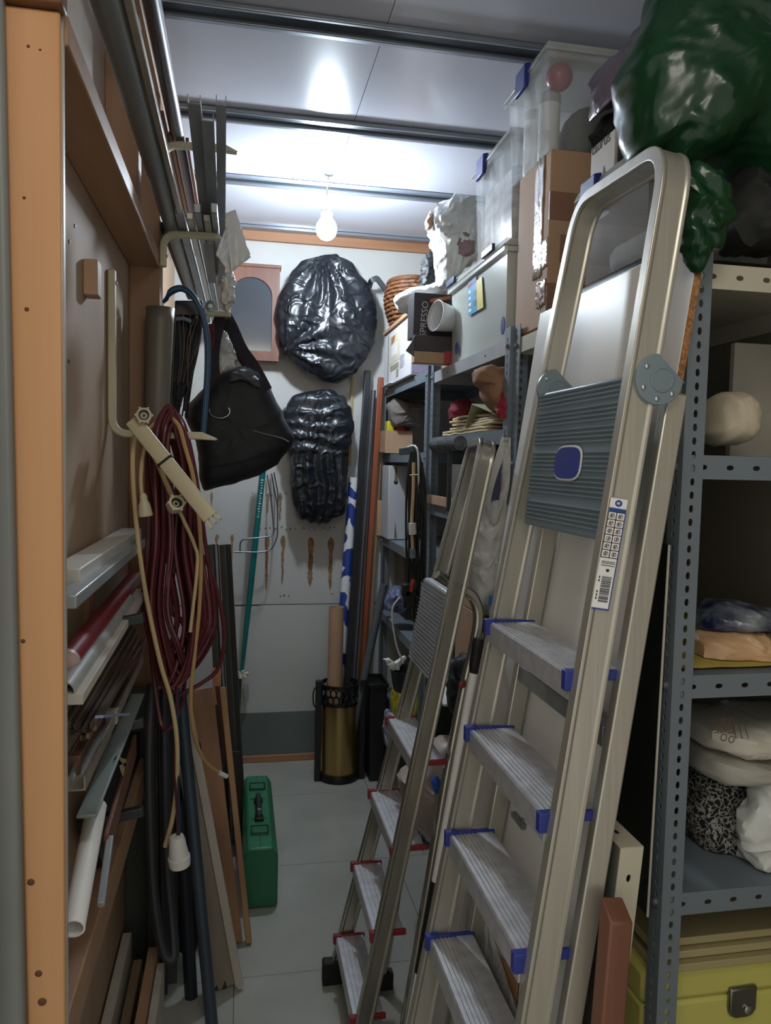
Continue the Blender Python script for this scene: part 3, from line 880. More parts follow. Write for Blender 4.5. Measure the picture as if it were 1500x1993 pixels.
for k in range(3):
    pts = [at(318 + 3 * k, 588 - 2 * k, Y=2.24), at(332, 572 - 4 * k, Y=2.22), at(356, 565 - 3 * k, Y=2.21), at(382, 590 - 4 * k, Y=2.2), at(398 + 3 * k, 640, Y=2.2), at(401 + 3 * k, 720, Y=2.2), at(392 + 3 * k, 850, Y=2.2)]
    part(T, 'strand', MB().tube(spline(pts, 6), .005, 8), BLUE_CORD if k != 1 else mat('pale_blue_sheath', (70, 112, 140), rough=.35))

# black duffel bag
YU = 2.5
dz = at(460, 950, Y=YU)
T = thing('duffel_bag', 'black nylon duffel bag hanging by its straps with steel D ring', 'bag', dz)
out = [(412, 745), (440, 722), (470, 716), (505, 722), (522, 748), (545, 800), (566, 842), (571, 856), (562, 872), (548, 888), (540, 905), (500, 925), (450, 942), (398, 955), (390, 930), (386, 880), (378, 850), (360, 812), (368, 790), (390, 768)]
part(T, 'body', outline_bag(MB(), poly3(out, Y=YU), (0, 1, 0), .30, n=110, rings=30, amp=.003, f=7, seed=11, pw=4.5), CLOTH_BLK)
fp = poly3([(446, 744), (452, 726), (466, 717), (486, 722), (502, 738), (507, 756), (494, 752), (480, 742), (464, 740)], Y=YU - .145)
part(T, 'top_flap', outline_bag(MB(), fp, (0, 1, 0), .035, n=50, rings=10, amp=.004, f=22, seed=3), mat('nylon_highlight', (74, 76, 80), rough=.6, var=.2, vs=20), label='folded top flap, its highlight painted grey')  # grey over black nylon paints the highlight on the top fold
for k, pts in enumerate((((418, 745, -.10), (414, 700, -.08), (420, 650, -.05), (430, 618, -.02), (438, 612, 0)), ((438, 612, 0), (452, 640, -.03), (470, 680, -.06), (494, 715, -.10), (518, 760, -.13)),
                         ((434, 614, .03), (446, 650, .03), (476, 700, .05), (500, 740, .06)))):
    part(T, 'strap', MB().sweep(spline([at(x, y, Y=YU + d) for x, y, d in pts], 6), [(-.019, -.002), (.019, -.002), (.019, .002), (-.019, .002)], V((0, 1, 0))), STRAP)
cc = at(427, 800, Y=YU - .158)
part(T, 'd_ring', MB().tube([cc + V((.030 * math.cos(a), 0, .021 * math.sin(a))) for a in [math.radians(165 + k * 15) for k in range(16)]], .0022, 8), CHROME, label='steel D ring')
part(T, 'seam_piping', MB().tube(spline([at(x, y, Y=YU - .152) for x, y in ((492, 838), (520, 846), (548, 853), (562, 860))], 5), .0025, 6), mat('grey_piping', (96, 96, 104), rough=.5))
part(T, 'seam_piping', MB().tube(spline([at(x, y, Y=YU - .150) for x, y in ((398, 908), (440, 905), (490, 893), (530, 880))], 5), .0022, 6), CLOTH_BLK)
solo('crumpled_bag', outline_bag(MB(), poly3([(424, 660), (436, 640), (450, 665), (456, 700), (452, 728), (430, 735), (418, 720)], Y=YU + .0), (0, 1, 0), .09, n=44, rings=14, amp=.010, f=22, seed=8), BAG_WHITE, 'crumpled white plastic stuffed between the duffel straps', 'bag')
solo('red_cloth', outline_bag(MB(), poly3([(402, 632), (416, 628), (418, 660), (410, 700), (402, 690)], Y=2.44), (0, 1, 0), .03, n=36, rings=10, amp=.004, f=20, seed=2), mat('dark_red_cloth', (92, 26, 38), rough=.8), 'dark red cloth hanging just left of the duffel straps', 'cloth')
solo('hose_fitting', MB().lathe([(.012, 0), (.016, .004), (.016, .012), (.010, .014), (.007, .010)], at(410, 597, Y=2.24), V((0, -1, 0)), n=16), GALV, 'small round metal fitting at the end of the strips above the duffel', 'fitting')

# maroon cable coil over the near hook
YR = YA
ct = at(330, 830, Y=YR)
T = thing('cable_coil', 'maroon extension cable coiled in long loops over the near hook', 'cable', at(345, 1345, Y=YR))
random.seed(3)
for k in range(27):
    u = k / 26
    lx = 288 + 44 * u + random.uniform(-8, 8) - 6
    rx = 345 + 70 * u + random.uniform(-12, 10)
    by_ = 1235 + 110 * math.sin(PI * (.25 + .6 * u)) + random.uniform(-35, 12)
    if k == 4: by_ = 1420
    tx = 312 + 34 * u
    yy = YR - .05 + .10 * random.random()
    topd = YR - .035 + .07 * ((k * 7) % 27) / 26
    ty = 808 - 14 * math.sin(PI * u) + random.uniform(-5, 5)
    q = [at(tx, ty, Y=YR), at(tx - 16, ty + 32, Y=yy), at(tx - 26 + 8 * u, 900, Y=yy), at(lx + 10, 1040, Y=yy + random.uniform(-.02, .02)), at(lx, 1180, Y=yy), at(lx + 20, by_ - 45, Y=yy), at((lx + rx) / 2, by_, Y=yy + random.uniform(-.03, .03)),
         at(rx - 6, by_ - 60, Y=yy), at(rx + 2, 1190, Y=yy), at(rx - 16, 1060, Y=yy + random.uniform(-.02, .02)), at(tx + 34, 920, Y=yy + .02), at(tx + 16, ty + 34, Y=yy + .02)]
    pts = spline(q + [q[0]], 5)[:-1]
    part(T, 'cable_loop', MB().tube(pts, .0052, 7, closed=True), RED_CORD)
part(T, 'hanging_end', MB().tube(spline([at(398, 1080, Y=YR - .02), at(425, 1160, Y=YR), at(436, 1240, Y=YR), at(425, 1300, Y=YR), at(392, 1330, Y=YR), at(350, 1352, Y=YR)], 6), .0052, 7), RED_CORD)

# cream slat with a cable tie, round coupling and cream flexes
a, b = at(258, 818, Y=1.79), at(410, 1008, Y=1.70)
T = thing('cable_bar', 'cream plastic bar hanging slantwise with a black cable tie and forked end', 'bar', b)
d, s, u = rot_frame(b - a, V((0, -1, 0)))
part(T, 'slat', MB().sweep([a, b], [(-.0175, -.006), (.0175, -.006), (.0175, .006), (.013, .009), (-.013, .009), (-.0175, .006)], V((0, -1, 0))), CREAM_PL, bevel=.002)
for k in (-.0125, -.001, .0105):
    part(T, 'fork_tooth', MB().beam(b + s * k, b + s * k * 1.15 + d * (.016 + .004 * (k > 0)), .006, .010, V((0, -1, 0))), CREAM_PL)
m_ = a.lerp(b, .43)
part(T, 'cable_tie', MB().sweep([m_ - d * .0025, m_ + d * .0025], [(-.0195, -.008), (.0195, -.008), (.0195, .011), (-.0195, .011)], V((0, -1, 0))), BLACK_PL)


def coupling(lab, c, r, ax):
    T = thing('cable_socket', lab, 'socket', c)
    ax = V(ax).normalized(); dd, ss, uu = rot_frame(ax)
    part(T, 'collar', MB().lathe([(r * .7, -.03), (r * .95, -.02), (r, -.004), (r, .010), (r * .72, .012), (r * .70, .002)], c, ax, n=24), CREAM_PL)
    for k in range(6):
        q = c + (ss * math.cos(k * PI / 3) + uu * math.sin(k * PI / 3)) * r * 1.06
        part(T, 'grip_lug', MB().beam(q - ax * .008, q + ax * .012, r * .3, r * .3), CREAM_PL, bevel=.001)
    part(T, 'face', MB().lathe([(r * .70, .000), (r * .70, .004), (r * .42, .004), (r * .40, -.004), (r * .24, -.004), (r * .22, .003), (.0005, .003)], c, ax, n=24), BLACK_PL, label='black contact face')
    return T


T = coupling('round cream cable socket with black face above the slat', at(280, 809, Y=1.77), .0165, (.1, -1, .1))
T = coupling('round cream cable socket lying tilted in the red coil', at(342, 981, Y=1.76), .0175, (.35, -1, .45))
part(T, 'flex', MB().tube(spline([at(338, 975, Y=1.79), at(322, 940, Y=1.81), at(305, 900, Y=1.83), at(285, 862, Y=1.86), at(282, 845, Y=1.89)], 6), .0045, 8), CREAM_CORD)
T = thing('cream_plug', 'cream rubber plug hanging on its flex beside the long wall hook', 'plug', at(287, 1010, Y=1.8))
part(T, 'flex', MB().tube(spline([at(277, 975, Y=1.8), at(274, 930, Y=1.8), at(279, 880, Y=1.83), at(292, 848, Y=1.87), at(300, 833, Y=1.893)], 6), .0045, 8), CREAM_CORD)
part(T, 'body', MB().lathe([(.0055, 0), (.009, -.008), (.008, -.014), (.013, -.026), (.0165, -.05), (.015, -.053)], at(278, 960, Y=1.8), V((-.12, 0, 1)), n=18), CREAM_PL)
T = thing('cream_flex', 'thick cream flex looped over the near hook, hanging to the floor boards', 'cable', at(345, 1700, Y=1.83))
p0 = [(262, 848, 1.84), (258, 900, 1.82), (262, 980, 1.82), (272, 1080, 1.82), (288, 1180, 1.83), (312, 1290, 1.83), (332, 1360, 1.83), (344, 1440, 1.83), (344, 1520, 1.83), (336, 1590, 1.83), (321, 1648, 1.83)]
part(T, 'flex', MB().tube(spline([at(x, y, Y=Y) for x, y, Y in p0], 6), .0055, 8), CREAM_CORD)
p0 = [(262, 848, 1.84), (285, 838, 1.87), (320, 812, 1.893), (345, 825, 1.86), (360, 870, 1.83), (376, 930, 1.83), (386, 1000, 1.83), (391, 1080, 1.84), (388, 1180, 1.85), (378, 1280, 1.86), (371, 1360, 1.87), (378, 1430, 1.9), (398, 1480, 1.95), (425, 1503, 2.0)]
part(T, 'flex', MB().tube(spline([at(x, y, Y=Y) for x, y, Y in p0], 6), .0050, 8), mat('tan_cable_sheath', (188, 152, 104), rough=.45))
part(T, 'flex_tip', MB().tube([at(425, 1503, Y=2.0), at(441, 1511, Y=2.02)], .0062, 8), WHITE_PL, label='white end sleeve')
p0 = [(370, 1230, 1.82), (384, 1100, 1.82), (378, 1060, 1.82), (356, 1010, 1.80), (320, 930, 1.81), (296, 868, 1.85), (290, 846, 1.88)]
part(T, 'flex', MB().tube(spline([at(x, y, Y=Y) for x, y, Y in p0], 6), .0042, 8), CREAM_CORD)
T = thing('lamp_socket', 'white porcelain lamp socket hanging low on red and blue wires', 'socket', at(350, 1690, Y=1.8))
c = at(345, 1640, Y=1.8)
part(T, 'body', MB().lathe([(.008, .018), (.016, .016), (.019, .006), (.0205, -.012), (.0225, -.022), (.0225, -.034), (.026, -.036), (.026, -.046), (.0245, -.058), (.020, -.060), (.018, -.045)], c, V((-.10, -.08, 1)), n=26), WHITE_PL)
for k, m_ in ((0, RED_CORD), (1, BLUE_CORD)):
    part(T, 'wire', MB().tube(spline([c + V((.004 * k, 0, .015)), at(345 + 4 * k, 1590, Y=1.81), at(340 + 6 * k, 1500, Y=1.83), at(342 + 4 * k, 1400, Y=1.84), at(345, 1335, Y=1.85)], 5), .003, 6), m_)

# ---------------------------------------------------------------- long stock in the lower rack, resting on two pegs
XR = -.25
T = thing('rack_bracket', 'rough timber bracket rack carrying the long stock at lower left', 'rack', (-.26, 1.62, .55))
for zz in (1.27, 1.05, .86):
    part(T, 'peg', MB().beam((LX, 1.62, zz - .12), (-.19, 1.62, zz - .10), .02, .02), DARKMETAL, bevel=.002)
part(T, 'rail', MB().box(LX, -.245, 1.126, 2.244, .58, .655), PINE_Y, bevel=.003)
part(T, 'back_plank', MB().box(LX, LX + .012, 1.60, 1.64, .655, 1.28), PINE_S)


def stock(name, lab, cat, p0, p1, X, wd, ht, m, X1=None, tube=0, bevel=.002, grp=None, ext=0):
    a, b = at(*p0, X=X), at(*p1, X=X1 if X1 is not None else X)
    b = b + (b - a) * ext
    mb = MB()
    if tube:
        mb.tube([a, b], tube, 16, cap=False).tube([b, a], tube * .86, 16, cap=False)
        d, s, u = rot_frame(b - a)
        mb.lathe([(tube * .86, 0), (tube, 0)], a, d, n=16, caps=False).lathe([(tube * .86, 0), (tube, 0)], b, d, n=16, caps=False)
        bevel = 0
    else: mb.beam(a, b, wd, ht)
    return solo(name, mb, m, lab, cat, grp, bevel=bevel)


stock('metal_profile', 'white box profile on top of the rack, under the wall sheet shadow', 'profile', (124, 1125), (248, 1044), -.272, .050, .030, mat('white_profile', (200, 198, 190), rough=.4, var=.05), ext=.1)
stock('metal_profile', 'pale grey flat profile just below the white box profile', 'profile', (126, 1172), (262, 1063), -.243, .032, .020, mat('pale_grey_profile', (164, 172, 176), rough=.35, metal=.3), ext=.1)
T = thing('red_tube', 'dark red tube with pale end cap in the lower rack', 'tube', at(130, 1285, X=-.262))
a, b = at(128, 1290, X=-.262), at(262, 1125, X=-.262)
part(T, 'tube', MB().tube([a, b], .019, 18), mat('deep_red_paint', (128, 24, 36), rough=.35, var=.1))
d = (b - a).normalized()
part(T, 'end_cap', MB().lathe([(.001, -.012), (.012, -.011), (.0185, -.002), (.0197, .0), (.0197, .012)], a, d, n=18, caps=False), mat('pink_cap', (190, 164, 160), rough=.4), label='pale pink end cap')
stock('plastic_tube', 'smooth light grey tube between the red tube and the white batten', 'tube', (124, 1348), (250, 1170), -.246, 0, 0, mat('light_grey_plastic', (150, 152, 148), rough=.4), tube=.016)
stock('wood_batten', 'white painted batten with bare tan sawn end pointing at the viewer', 'batten', (143, 1362), (276, 1152), -.232, .026, .016, WHITE_WOOD, bevel=.001)
DKS = wood('dark_brown_strip', (84, 70, 58), (58, 48, 40), 'y', 20, rough=.45)
TAN = wood('tan_strip', (150, 130, 104), (120, 100, 78), 'y', 20, rough=.45)
for k in range(15):
    t = k / 14
    p0 = (128 + 60 * t + rnd.uniform(-3, 3), 1400 + 42 * math.sin(t * PI * .8) - 24 * t + rnd.uniform(-10, 10)); p1 = (256 + 18 * t, 1200 + 66 * t)
    stock('thin_strip', ('dark brown', 'tan', 'dark brown')[k % 3] + ' thin strip, ' + ('leftmost', 'second from left', 'third from left', 'fourth from left', 'fifth from left', 'sixth from left', 'seventh from left', 'middle one', 'seventh from right', 'sixth from right', 'fifth from right', 'fourth from right', 'third from right', 'second from right', 'rightmost')[k] + ' in the fan below the white batten', 'strip', p0, p1, -.262 + .044 * t, .0055, .009, (DKS, TAN, DKS)[k % 3], bevel=0, grp='fan of thin strips in the rack')
stock('metal_profile', 'brown and silver grooved profile bundled by a blue strip', 'profile', (142, 1490), (268, 1268), -.252, .022, .030, wood('brown_profile', (112, 84, 70), (86, 62, 52), 'y', 10), ext=.1)
T = thing('grooved_profile', 'silver grooved window profile with open end nearest the viewer', 'profile', at(150, 1545, X=-.235))
a, b = at(149, 1540, X=-.236), at(268, 1290, X=-.236)
part(T, 'profile', channel(a, b, .026, .022, .003), ALU)
part(T, 'lip', channel(a + V((-.022, 0, -.004)), b + V((-.022, 0, -.004)), .016, .014, .002), GALV)
m_ = a.lerp(b, .42)
part(T, 'tape_band', MB().sweep([m_ - (b - a).normalized() * .01, m_ + (b - a).normalized() * .01], [(-.015, -.001), (.015, -.001), (.015, .024), (-.015, .024)], V((0, 0, 1))), CLEARTAPE)
stock('metal_profile', 'grey green flat profile lowest of the bundle, bent scrap beside it', 'profile', (168, 1590), (256, 1380), -.222, .030, .006, mat('grey_green_paint', (120, 130, 126), rough=.45, var=.08), ext=.2)
solo('blue_tie', MB().beam(at(193, 1395, X=-.205), at(248, 1390, X=-.205), .012, .004), mat('pale_blue_plastic', (130, 146, 178), rough=.4), 'pale blue strip lying across the silver profiles', 'strap')
solo('tape_scrap', MB().hexa([at(x, y, X=X) for X in (-.215, -.212) for x, y in ((222, 1478), (246, 1478), (244, 1494), (226, 1470))]).hexa([at(x, y, X=X) for X in (-.215, -.212) for x, y in ((232, 1490), (246, 1484), (240, 1510), (238, 1510))]), mat('old_yellow_tape', (170, 158, 104), rough=.6), 'yellowed scrap of masking tape on the end of the dark board', 'tape')
solo('shade_board', MB().prism([at(150, 1600, X=-.285), at(182, 1690, X=-.285), at(268, 1500, X=-.285), at(262, 1420, X=-.285)], (.02, 0, 0)), mat('black_shade_fill', (22, 22, 24), rough=.4), 'black board filling in the shade under the silver profiles', 'board', bevel=.001)  # black colour stands in for the shadow among the rack stock
stock('pvc_pipe', 'white plastic pipe with open end pointing down at the viewer', 'pipe', (142, 1808), (188, 1570), -.222, 0, 0, WHITE_PL, tube=.0165, X1=-.230)
stock('wood_plank', 'reddish brown plank end between the white pipe and the dark sheet', 'plank', (206, 1650), (262, 1450), -.215, .008, .05, wood('red_plank', (120, 76, 54), (88, 54, 40), 'y', 12), X1=-.225)
stock('metal_profile', 'short dull grey angle profile hanging in front of the dark sheet', 'profile', (196, 1762), (214, 1630), -.205, .012, .012, GALV_D, X1=-.21)
# dark sheet standing square to the wall, in front of the stud
qa, qb = at(170, 1918, Y=2.17), at(345, 1945, Y=2.17)
solo('dark_sheet', MB().hexa([(-.303, 2.155, .0), (qb.x, 2.155, 0), (qb.x, 2.161, 0), (-.303, 2.161, 0), (-.303, 2.190, .86), (qb.x + .006, 2.190, .84), (qb.x + .006, 2.196, .84), (-.303, 2.196, .86)]), mat('dark_grey_green_sheet', (62, 68, 62), rough=.5, var=.08, vs=4), 'large dark grey green sheet standing upright behind the hose and planks', 'board', bevel=.001)
# planks standing on edge at bottom left
for k, (x0, xt, zt_, m_, lb) in enumerate(((-.300, 210, .20, WHITE_WOOD, 'white painted plank on edge at the bottom left corner'), (-.268, 236, .14, TAN, 'narrow tan plank on edge between two white ones'), (-.226, 285, .19, PINE_Y, 'orange pine plank on edge, right of the narrow tan one'))):
    yf = 2.10 - .03 * k
    solo('plank_on_edge', MB().box(x0, x0 + .024, .95, yf, 0, zt_), m_, lb, 'plank', 'planks on edge at lower left', bevel=.002)
solo('plank_on_edge', MB().box(-.200, -.180, 1.0, 2.0, 0, .17), WHITE_WOOD, 'white painted plank on edge against the orange pine plank', 'plank', 'planks on edge at lower left', bevel=.002)

# ---- things leaning on the left wall beyond
def lean(name, lab, cat, foot, top, wd, th, m, upv=(1, 0, 0), round_=0, bevel=.002, Yt=None, grp=None, w1=None):
    a = at(*foot, Z=0) if not isinstance(foot, V) else foot
    b = at(*top, Y=Yt)
    if round_: mb = MB().tube([a + V((0, 0, round_ * .2)), b], round_, 14)
    else: mb = MB().beam(a, b, wd, th, V(upv), w1=w1)
    lowest = min(p.z for p in mb.v)
    for p in mb.v: p.z -= lowest
    return solo(name, mb, m, lab, cat, grp, bevel=0 if round_ else bevel)


SLATE = mat('slate_blue_plastic', (54, 66, 78), rough=.45, var=.08)
lean('plastic_tube', 'long slate blue tube leaning, nearest the viewer on the floor', 'tube', (413, 2005), (350, 1340), 0, 0, SLATE, round_=.0165, Yt=2.08)
lean('plastic_tube', 'dark navy tube leaning just left of the slate blue one', 'tube', (372, 1940), (352, 1560), 0, 0, mat('dark_navy', (26, 32, 44), rough=.45), round_=.018, Yt=2.10)
T = lean('painted_board', 'weathered pale board with nail holes leaning against the left wall', 'board', (440, 1922), (346, 1352), .066, .018, wood('weathered_board', (150, 142, 130), (122, 112, 98), 'z', 10, rough=.7), upv=(-.18, 1, 0), Yt=2.22)
a, b = at(466, 1922, Z=0) + V((0, -.006, .01)), at(362, 1355, Y=2.20)
solo('white_strip', MB().beam(a, b, .010, .022, V((1, -.25, 0))), WHITE_WOOD, 'white edge strip along the right side of the weathered board', 'strip', bevel=.001)
lean('timber_post', 'dark metal post leaning left of the lamp socket', 'post', (300, 1945), (296, 1380), .036, .03, mat('black_brown_metal', (58, 54, 50), rough=.4, metal=.3, var=.2, vs=20), Yt=2.12)
lean('metal_profile', 'thin dark profile with bright edge between post and tubes', 'profile', (322, 1930), (312, 1400), .03, .012, DARKMETAL, Yt=2.13)
lean('black_stick', 'thin black stick standing between tube and pale board', 'stick', (437, 1925), (400, 1620), .012, .012, BLACK_PL, Yt=2.2)
lean('black_stick', 'second thin black stick just right of the first one', 'stick', (420, 1928), (392, 1600), .014, .012, BLACK_PL, Yt=2.22)
BRW = wood('brown_plank', (168, 124, 84), (130, 90, 56), 'z', 10, rough=.5)
lean('brown_plank', 'broad brown wooden plank leaning behind the pale board', 'plank', (456, 1838), (385, 1345), .050, .018, BRW, upv=(-.15, 1, 0), Yt=2.52, w1=.095)
lean('brown_plank', 'narrow brown moulding leaning at the right of the broad plank', 'plank', (484, 1836), (433, 1340), .018, .03, wood('light_brown', (186, 144, 100), (150, 108, 70), 'z', 10), upv=(0, 1, 0), Yt=2.50)
lean('red_plank', 'dark reddish plank leaning right behind the brown moulding', 'plank', (474, 1700), (424, 1335), .03, .02, wood('dark_red_plank', (92, 52, 38), (66, 36, 28), 'z', 10), Yt=2.75)
solo('orange_box', MB().hexa([at(x, y, Y=Y) for Y in (2.74, 2.8) for x, y in ((416, 1372), (430, 1372), (430, 1300), (412, 1300))]), mat('salmon_cardboard', (206, 150, 118), rough=.7), 'salmon coloured card tucked behind the red coil', 'card', bevel=.001)
T = thing('grooved_profile', 'tall dark grey double grooved profile leaning near the back wall', 'profile', at(462, 1640, Z=0))
a, b = at(452, 1640, Z=0), at(420, 1060, Y=3.02)
for k in (-1, 1):
    part(T, 'groove_half', channel(a + V((.024 * k, 0, 0)), b + V((.024 * k, 0, 0)), .036, .03, .003), mat('grey_green_metal', (98, 101, 99), rough=.5, metal=.3, var=.12, vs=14, stretch=(1, 1, .1)))
part(T, 'groove_web', MB().beam(a + V((0, .004, .004)), b + V((0, .004, 0)), .020, .008, V((1, 0, 0))), GALV)
solo('dark_post', MB().hexa([at(x, y, Y=Y) for Y in (2.85, 2.95) for x, y in ((452, 1600), (470, 1600), (468, 1462), (448, 1462))]), wood('dark_brown_block', (76, 60, 52), (56, 44, 38), 'z', 10), 'dark brown block standing by the tall grooved profile', 'block', bevel=.003)
p = at(458, 1538, Y=2.9)
# hose hanging in a U at lower left
solo('black_hose', MB().tube(spline([at(x, y, Y=Y) for x, y, Y in ((296, 1330, 2.02), (290, 1450, 1.98), (292, 1600, 1.95), (300, 1750, 1.93), (318, 1850, 1.92), (338, 1862, 1.92), (336, 1800, 1.95), (326, 1680, 1.98), (322, 1500, 2.0), (320, 1340, 2.04))], 6), .013, 10), mat('grey_black_hose', (46, 48, 54), rough=.5, var=.12), 'dark grey hose hanging in a long U below the red coil', 'hose')
solo('dark_coat', outline_bag(MB(), poly3([(330, 1420), (392, 1440), (405, 1600), (400, 1760), (380, 1860), (340, 1850), (325, 1700)], Y=2.27), (0, 1, 0), .06, n=60, rings=12, amp=.006, f=8, seed=21, pw=3), mat('dark_fabric', (34, 34, 38), rough=.9, var=.3, vs=8), 'dark fabric cover hanging behind the slate blue tube', 'cover')

# ---------------------------------------------------------------- green case on the floor
x0, x1, y0, y1, zt = .026, .142, 2.49, 3.09, .208
GREEN = mat('green_case_plastic', (40, 112, 78), rough=.42, var=.08, vs=4)
T = thing('tool_case', 'green plastic tool case standing on the tiled floor', 'case', ((x0 + x1) / 2, (y0 + y1) / 2, 0))
xm = (x0 + x1) / 2
pr = [(x0 + .004, 0), (x1 - .004, 0), (x1, .01), (x1, zt - .03), (x1 - .018, zt), (x0 + .018, zt), (x0, zt - .03), (x0, .01)]
part(T, 'shell', MB().prism([(a, y0, b) for a, b in pr], (0, y1 - y0, 0)), GREEN, bevel=.006)
part(T, 'seam_strip', MB().box(xm - .0015, xm + .0015, y0 + .008, y1 - .008, zt - .001, zt + .0012), mat('dark_green', (20, 66, 46), rough=.4))
hy = (y0 + y1) / 2 - .02
hd = part(T, 'handle', MB().sweep(fillet([(xm, hy - .075, zt), (xm, hy - .07, zt + .032), (xm, hy + .07, zt + .032), (xm, hy + .075, zt)], .02, 4), [(-.007, -.009), (.007, -.009), (.007, .009), (-.007, .009)], V((1, 0, 0))), BLACK_PL, label='black carrying handle', bevel=.003)
for q in (hy - .09, hy + .055): part(T, 'handle_base', MB().box(xm - .016, xm + .016, q, q + .035, zt - .003, zt + .012), BLACK_PL, bevel=.003)
for yy in (y0 + .12, y1 - .12):
    l_ = part(T, 'latch', MB().box(xm - .028, xm + .028, yy - .03, yy + .03, zt - .006, zt + .006), mat('green_latch', (36, 104, 72), rough=.4), bevel=.004)
    part(l_, 'latch_wire', MB().tube(fillet([(xm - .03, yy - .028, zt + .008), (xm + .03, yy - .028, zt + .008), (xm + .03, yy + .028, zt + .008), (xm - .03, yy + .028, zt + .008)], .01, 3), .0025, 6, closed=True), mat('dark_green', (20, 66, 46), rough=.4))
for yy in (y0 + .22, y1 - .22): part(T, 'rib', MB().box(xm - .03, xm + .03, yy - .006, yy + .006, zt - .004, zt + .003), GREEN, bevel=.001)

# ================================================================ BACK WALL THINGS
YW = BY
# arched cabinet
yf = 3.69
a, b = at(442, 521, Y=yf), at(545, 521, Y=yf); c = at(534, 703, Y=yf)
cx0, cx1, cz1, cz0 = a.x - .012, b.x, b.z - .002, c.z
T = thing('wall_cabinet', 'small reddish wood wall cabinet with arched dark glass door', 'cabinet', ((cx0 + cx1) / 2, YW - .035, cz0))
RW = wood('cabinet_wood', (128, 84, 66), (104, 64, 48), 'z', 14)
part(T, 'body', MB().box(cx0 + .004, cx1 - .004, yf + .018, YW - .0005, cz0 + .004, cz1 - .004), RW, bevel=.002)
part(T, 'cornice', MB().box(cx0 - .008, cx1 + .006, yf - .006, YW - .0005, cz1 - .004, cz1 + .012), RW, bevel=.003)
ix0, ix1, iz0 = cx0 + .03, cx1 - .035, cz0 + .045
rz = (ix1 - ix0) / 2; izc = cz1 - .05 - rz * .9
arch = [V(((ix0 + ix1) / 2 + rz * math.cos(t), 0, izc + rz * .9 * math.sin(t))) for t in [PI * k / 18 for k in range(19)]]
mb = MB()
hole = [V((ix1, 0, iz0))] + arch + [V((ix0, 0, iz0))]
outer = [V((cx1, 0, cz0)), V((cx1, 0, izc))] + [V((cx1 + (cx0 - cx1) * k / 16, 0, cz1)) for k in range(17)] + [V((cx0, 0, izc)), V((cx0, 0, cz0))]
n = len(hole)
vs, fs = [], []
for yy in (yf, yf + .018):
    for h_, o_ in zip(hole, outer): vs += [h_ + V((0, yy, 0)), o_ + V((0, yy, 0))]
for i in range(n):
    k = (i + 1) % n; q = 2 * n
    fs += [(2 * i, 2 * i + 1, 2 * k + 1, 2 * k), (q + 2 * i, q + 2 * k, q + 2 * k + 1, q + 2 * i + 1), (2 * i, 2 * k, q + 2 * k, q + 2 * i), (2 * i + 1, q + 2 * i + 1, q + 2 * k + 1, 2 * k + 1)]
mb.add(vs, fs)
dr = part(T, 'door_frame', mb, RW)
part(dr, 'glass_pane', MB().prism([p + V((0, yf + .010, 0)) for p in hole], (0, .004, 0)), mat('dark_arched_glass', (66, 70, 76), rough=.12, var=.06, vs=2), label='dark grey arched glass')
part(dr, 'knob', MB().lathe([(.004, 0), (.007, .006), (.008, .012), (.004, .016)], at(481, 683, Y=yf), V((0, -1, 0)), n=12), mat('brass', (180, 140, 70), rough=.3, metal=1))

# big wrapped round thing
YBG = 3.66
out = [(622, 498), (655, 497), (684, 515), (712, 548), (730, 590), (736, 625), (728, 668), (712, 700), (690, 728), (660, 745), (628, 746), (602, 728), (574, 706), (556, 690), (543, 655), (536, 610), (544, 570), (566, 532), (594, 508)]
pin1 = at(628, 498, Y=YBG); pin2 = at(556, 683, Y=YBG)


def pleat(p, s, q, sc):
    if s > .2: return 0
    k = 0
    for pn, fr, am in ((pin1, 16, .010), (pin2, 13, .009)):
        dv = p - pn; dv.y = 0
        r = dv.length
        an = math.atan2(dv.z, dv.x)
        k += am * math.sin(an * fr + 3 * nz(p, 5, 2)) * min(1, r / .10) * math.exp(-max(0, r - .12) / .16)
    return k


T = thing('wrapped_disc', 'large round thing wrapped in black bin liner high on the back wall', 'bag', at(637, 746, Y=YBG))
part(T, 'wrapping', outline_bag(MB(), poly3(out, Y=YBG), (0, 1, 0), .15, n=170, rings=50, amp=.0022, f=12, seed=31, pw=3.2, disp=pleat), BAG_BLACK)
part(T, 'knot', MB().blob(pin2 + V((-.006, -.02, 0)), (.016, .02, .016), .3, 40, 3, nu=16, nv=10), BAG_BLACK)
out = [(622, 757), (652, 760), (676, 780), (687, 808), (688, 835), (682, 862), (676, 885), (674, 920), (676, 960), (672, 995), (655, 1008), (630, 1020), (606, 1018), (582, 1010), (570, 985), (563, 930), (560, 890), (554, 862), (548, 830), (550, 795), (572, 770), (596, 760)]


def bands(p, s, q, sc):
    return .006 * math.sin(p.z * 95 + 4 * nz(p, 6, 9)) * (1 if s < .2 else 0) if p.z > at(620, 880, Y=YBG).z else .006 * math.sin(p.x * 120 + 5 * nz(p, 7, 3)) * (1 if s < .2 else 0)


T = thing('wrapped_fan', 'round topped thing in black bin liner hanging below the large one', 'bag', at(620, 1020, Y=YBG))
part(T, 'wrapping', outline_bag(MB(), poly3(out, Y=YBG), (0, 1, 0), .14, n=150, rings=44, amp=.0024, f=12, seed=44, pw=3.0, disp=bands, smooth=True), BAG_BLACK)
a, b = at(630, 870, Y=YBG - .075), at(628, 770, Y=YBG - .06)
part(T, 'seam', MB().tube([at(629, 772, Y=YBG - .072), at(624, 825, Y=YBG - .082)], .0014, 5), INK)

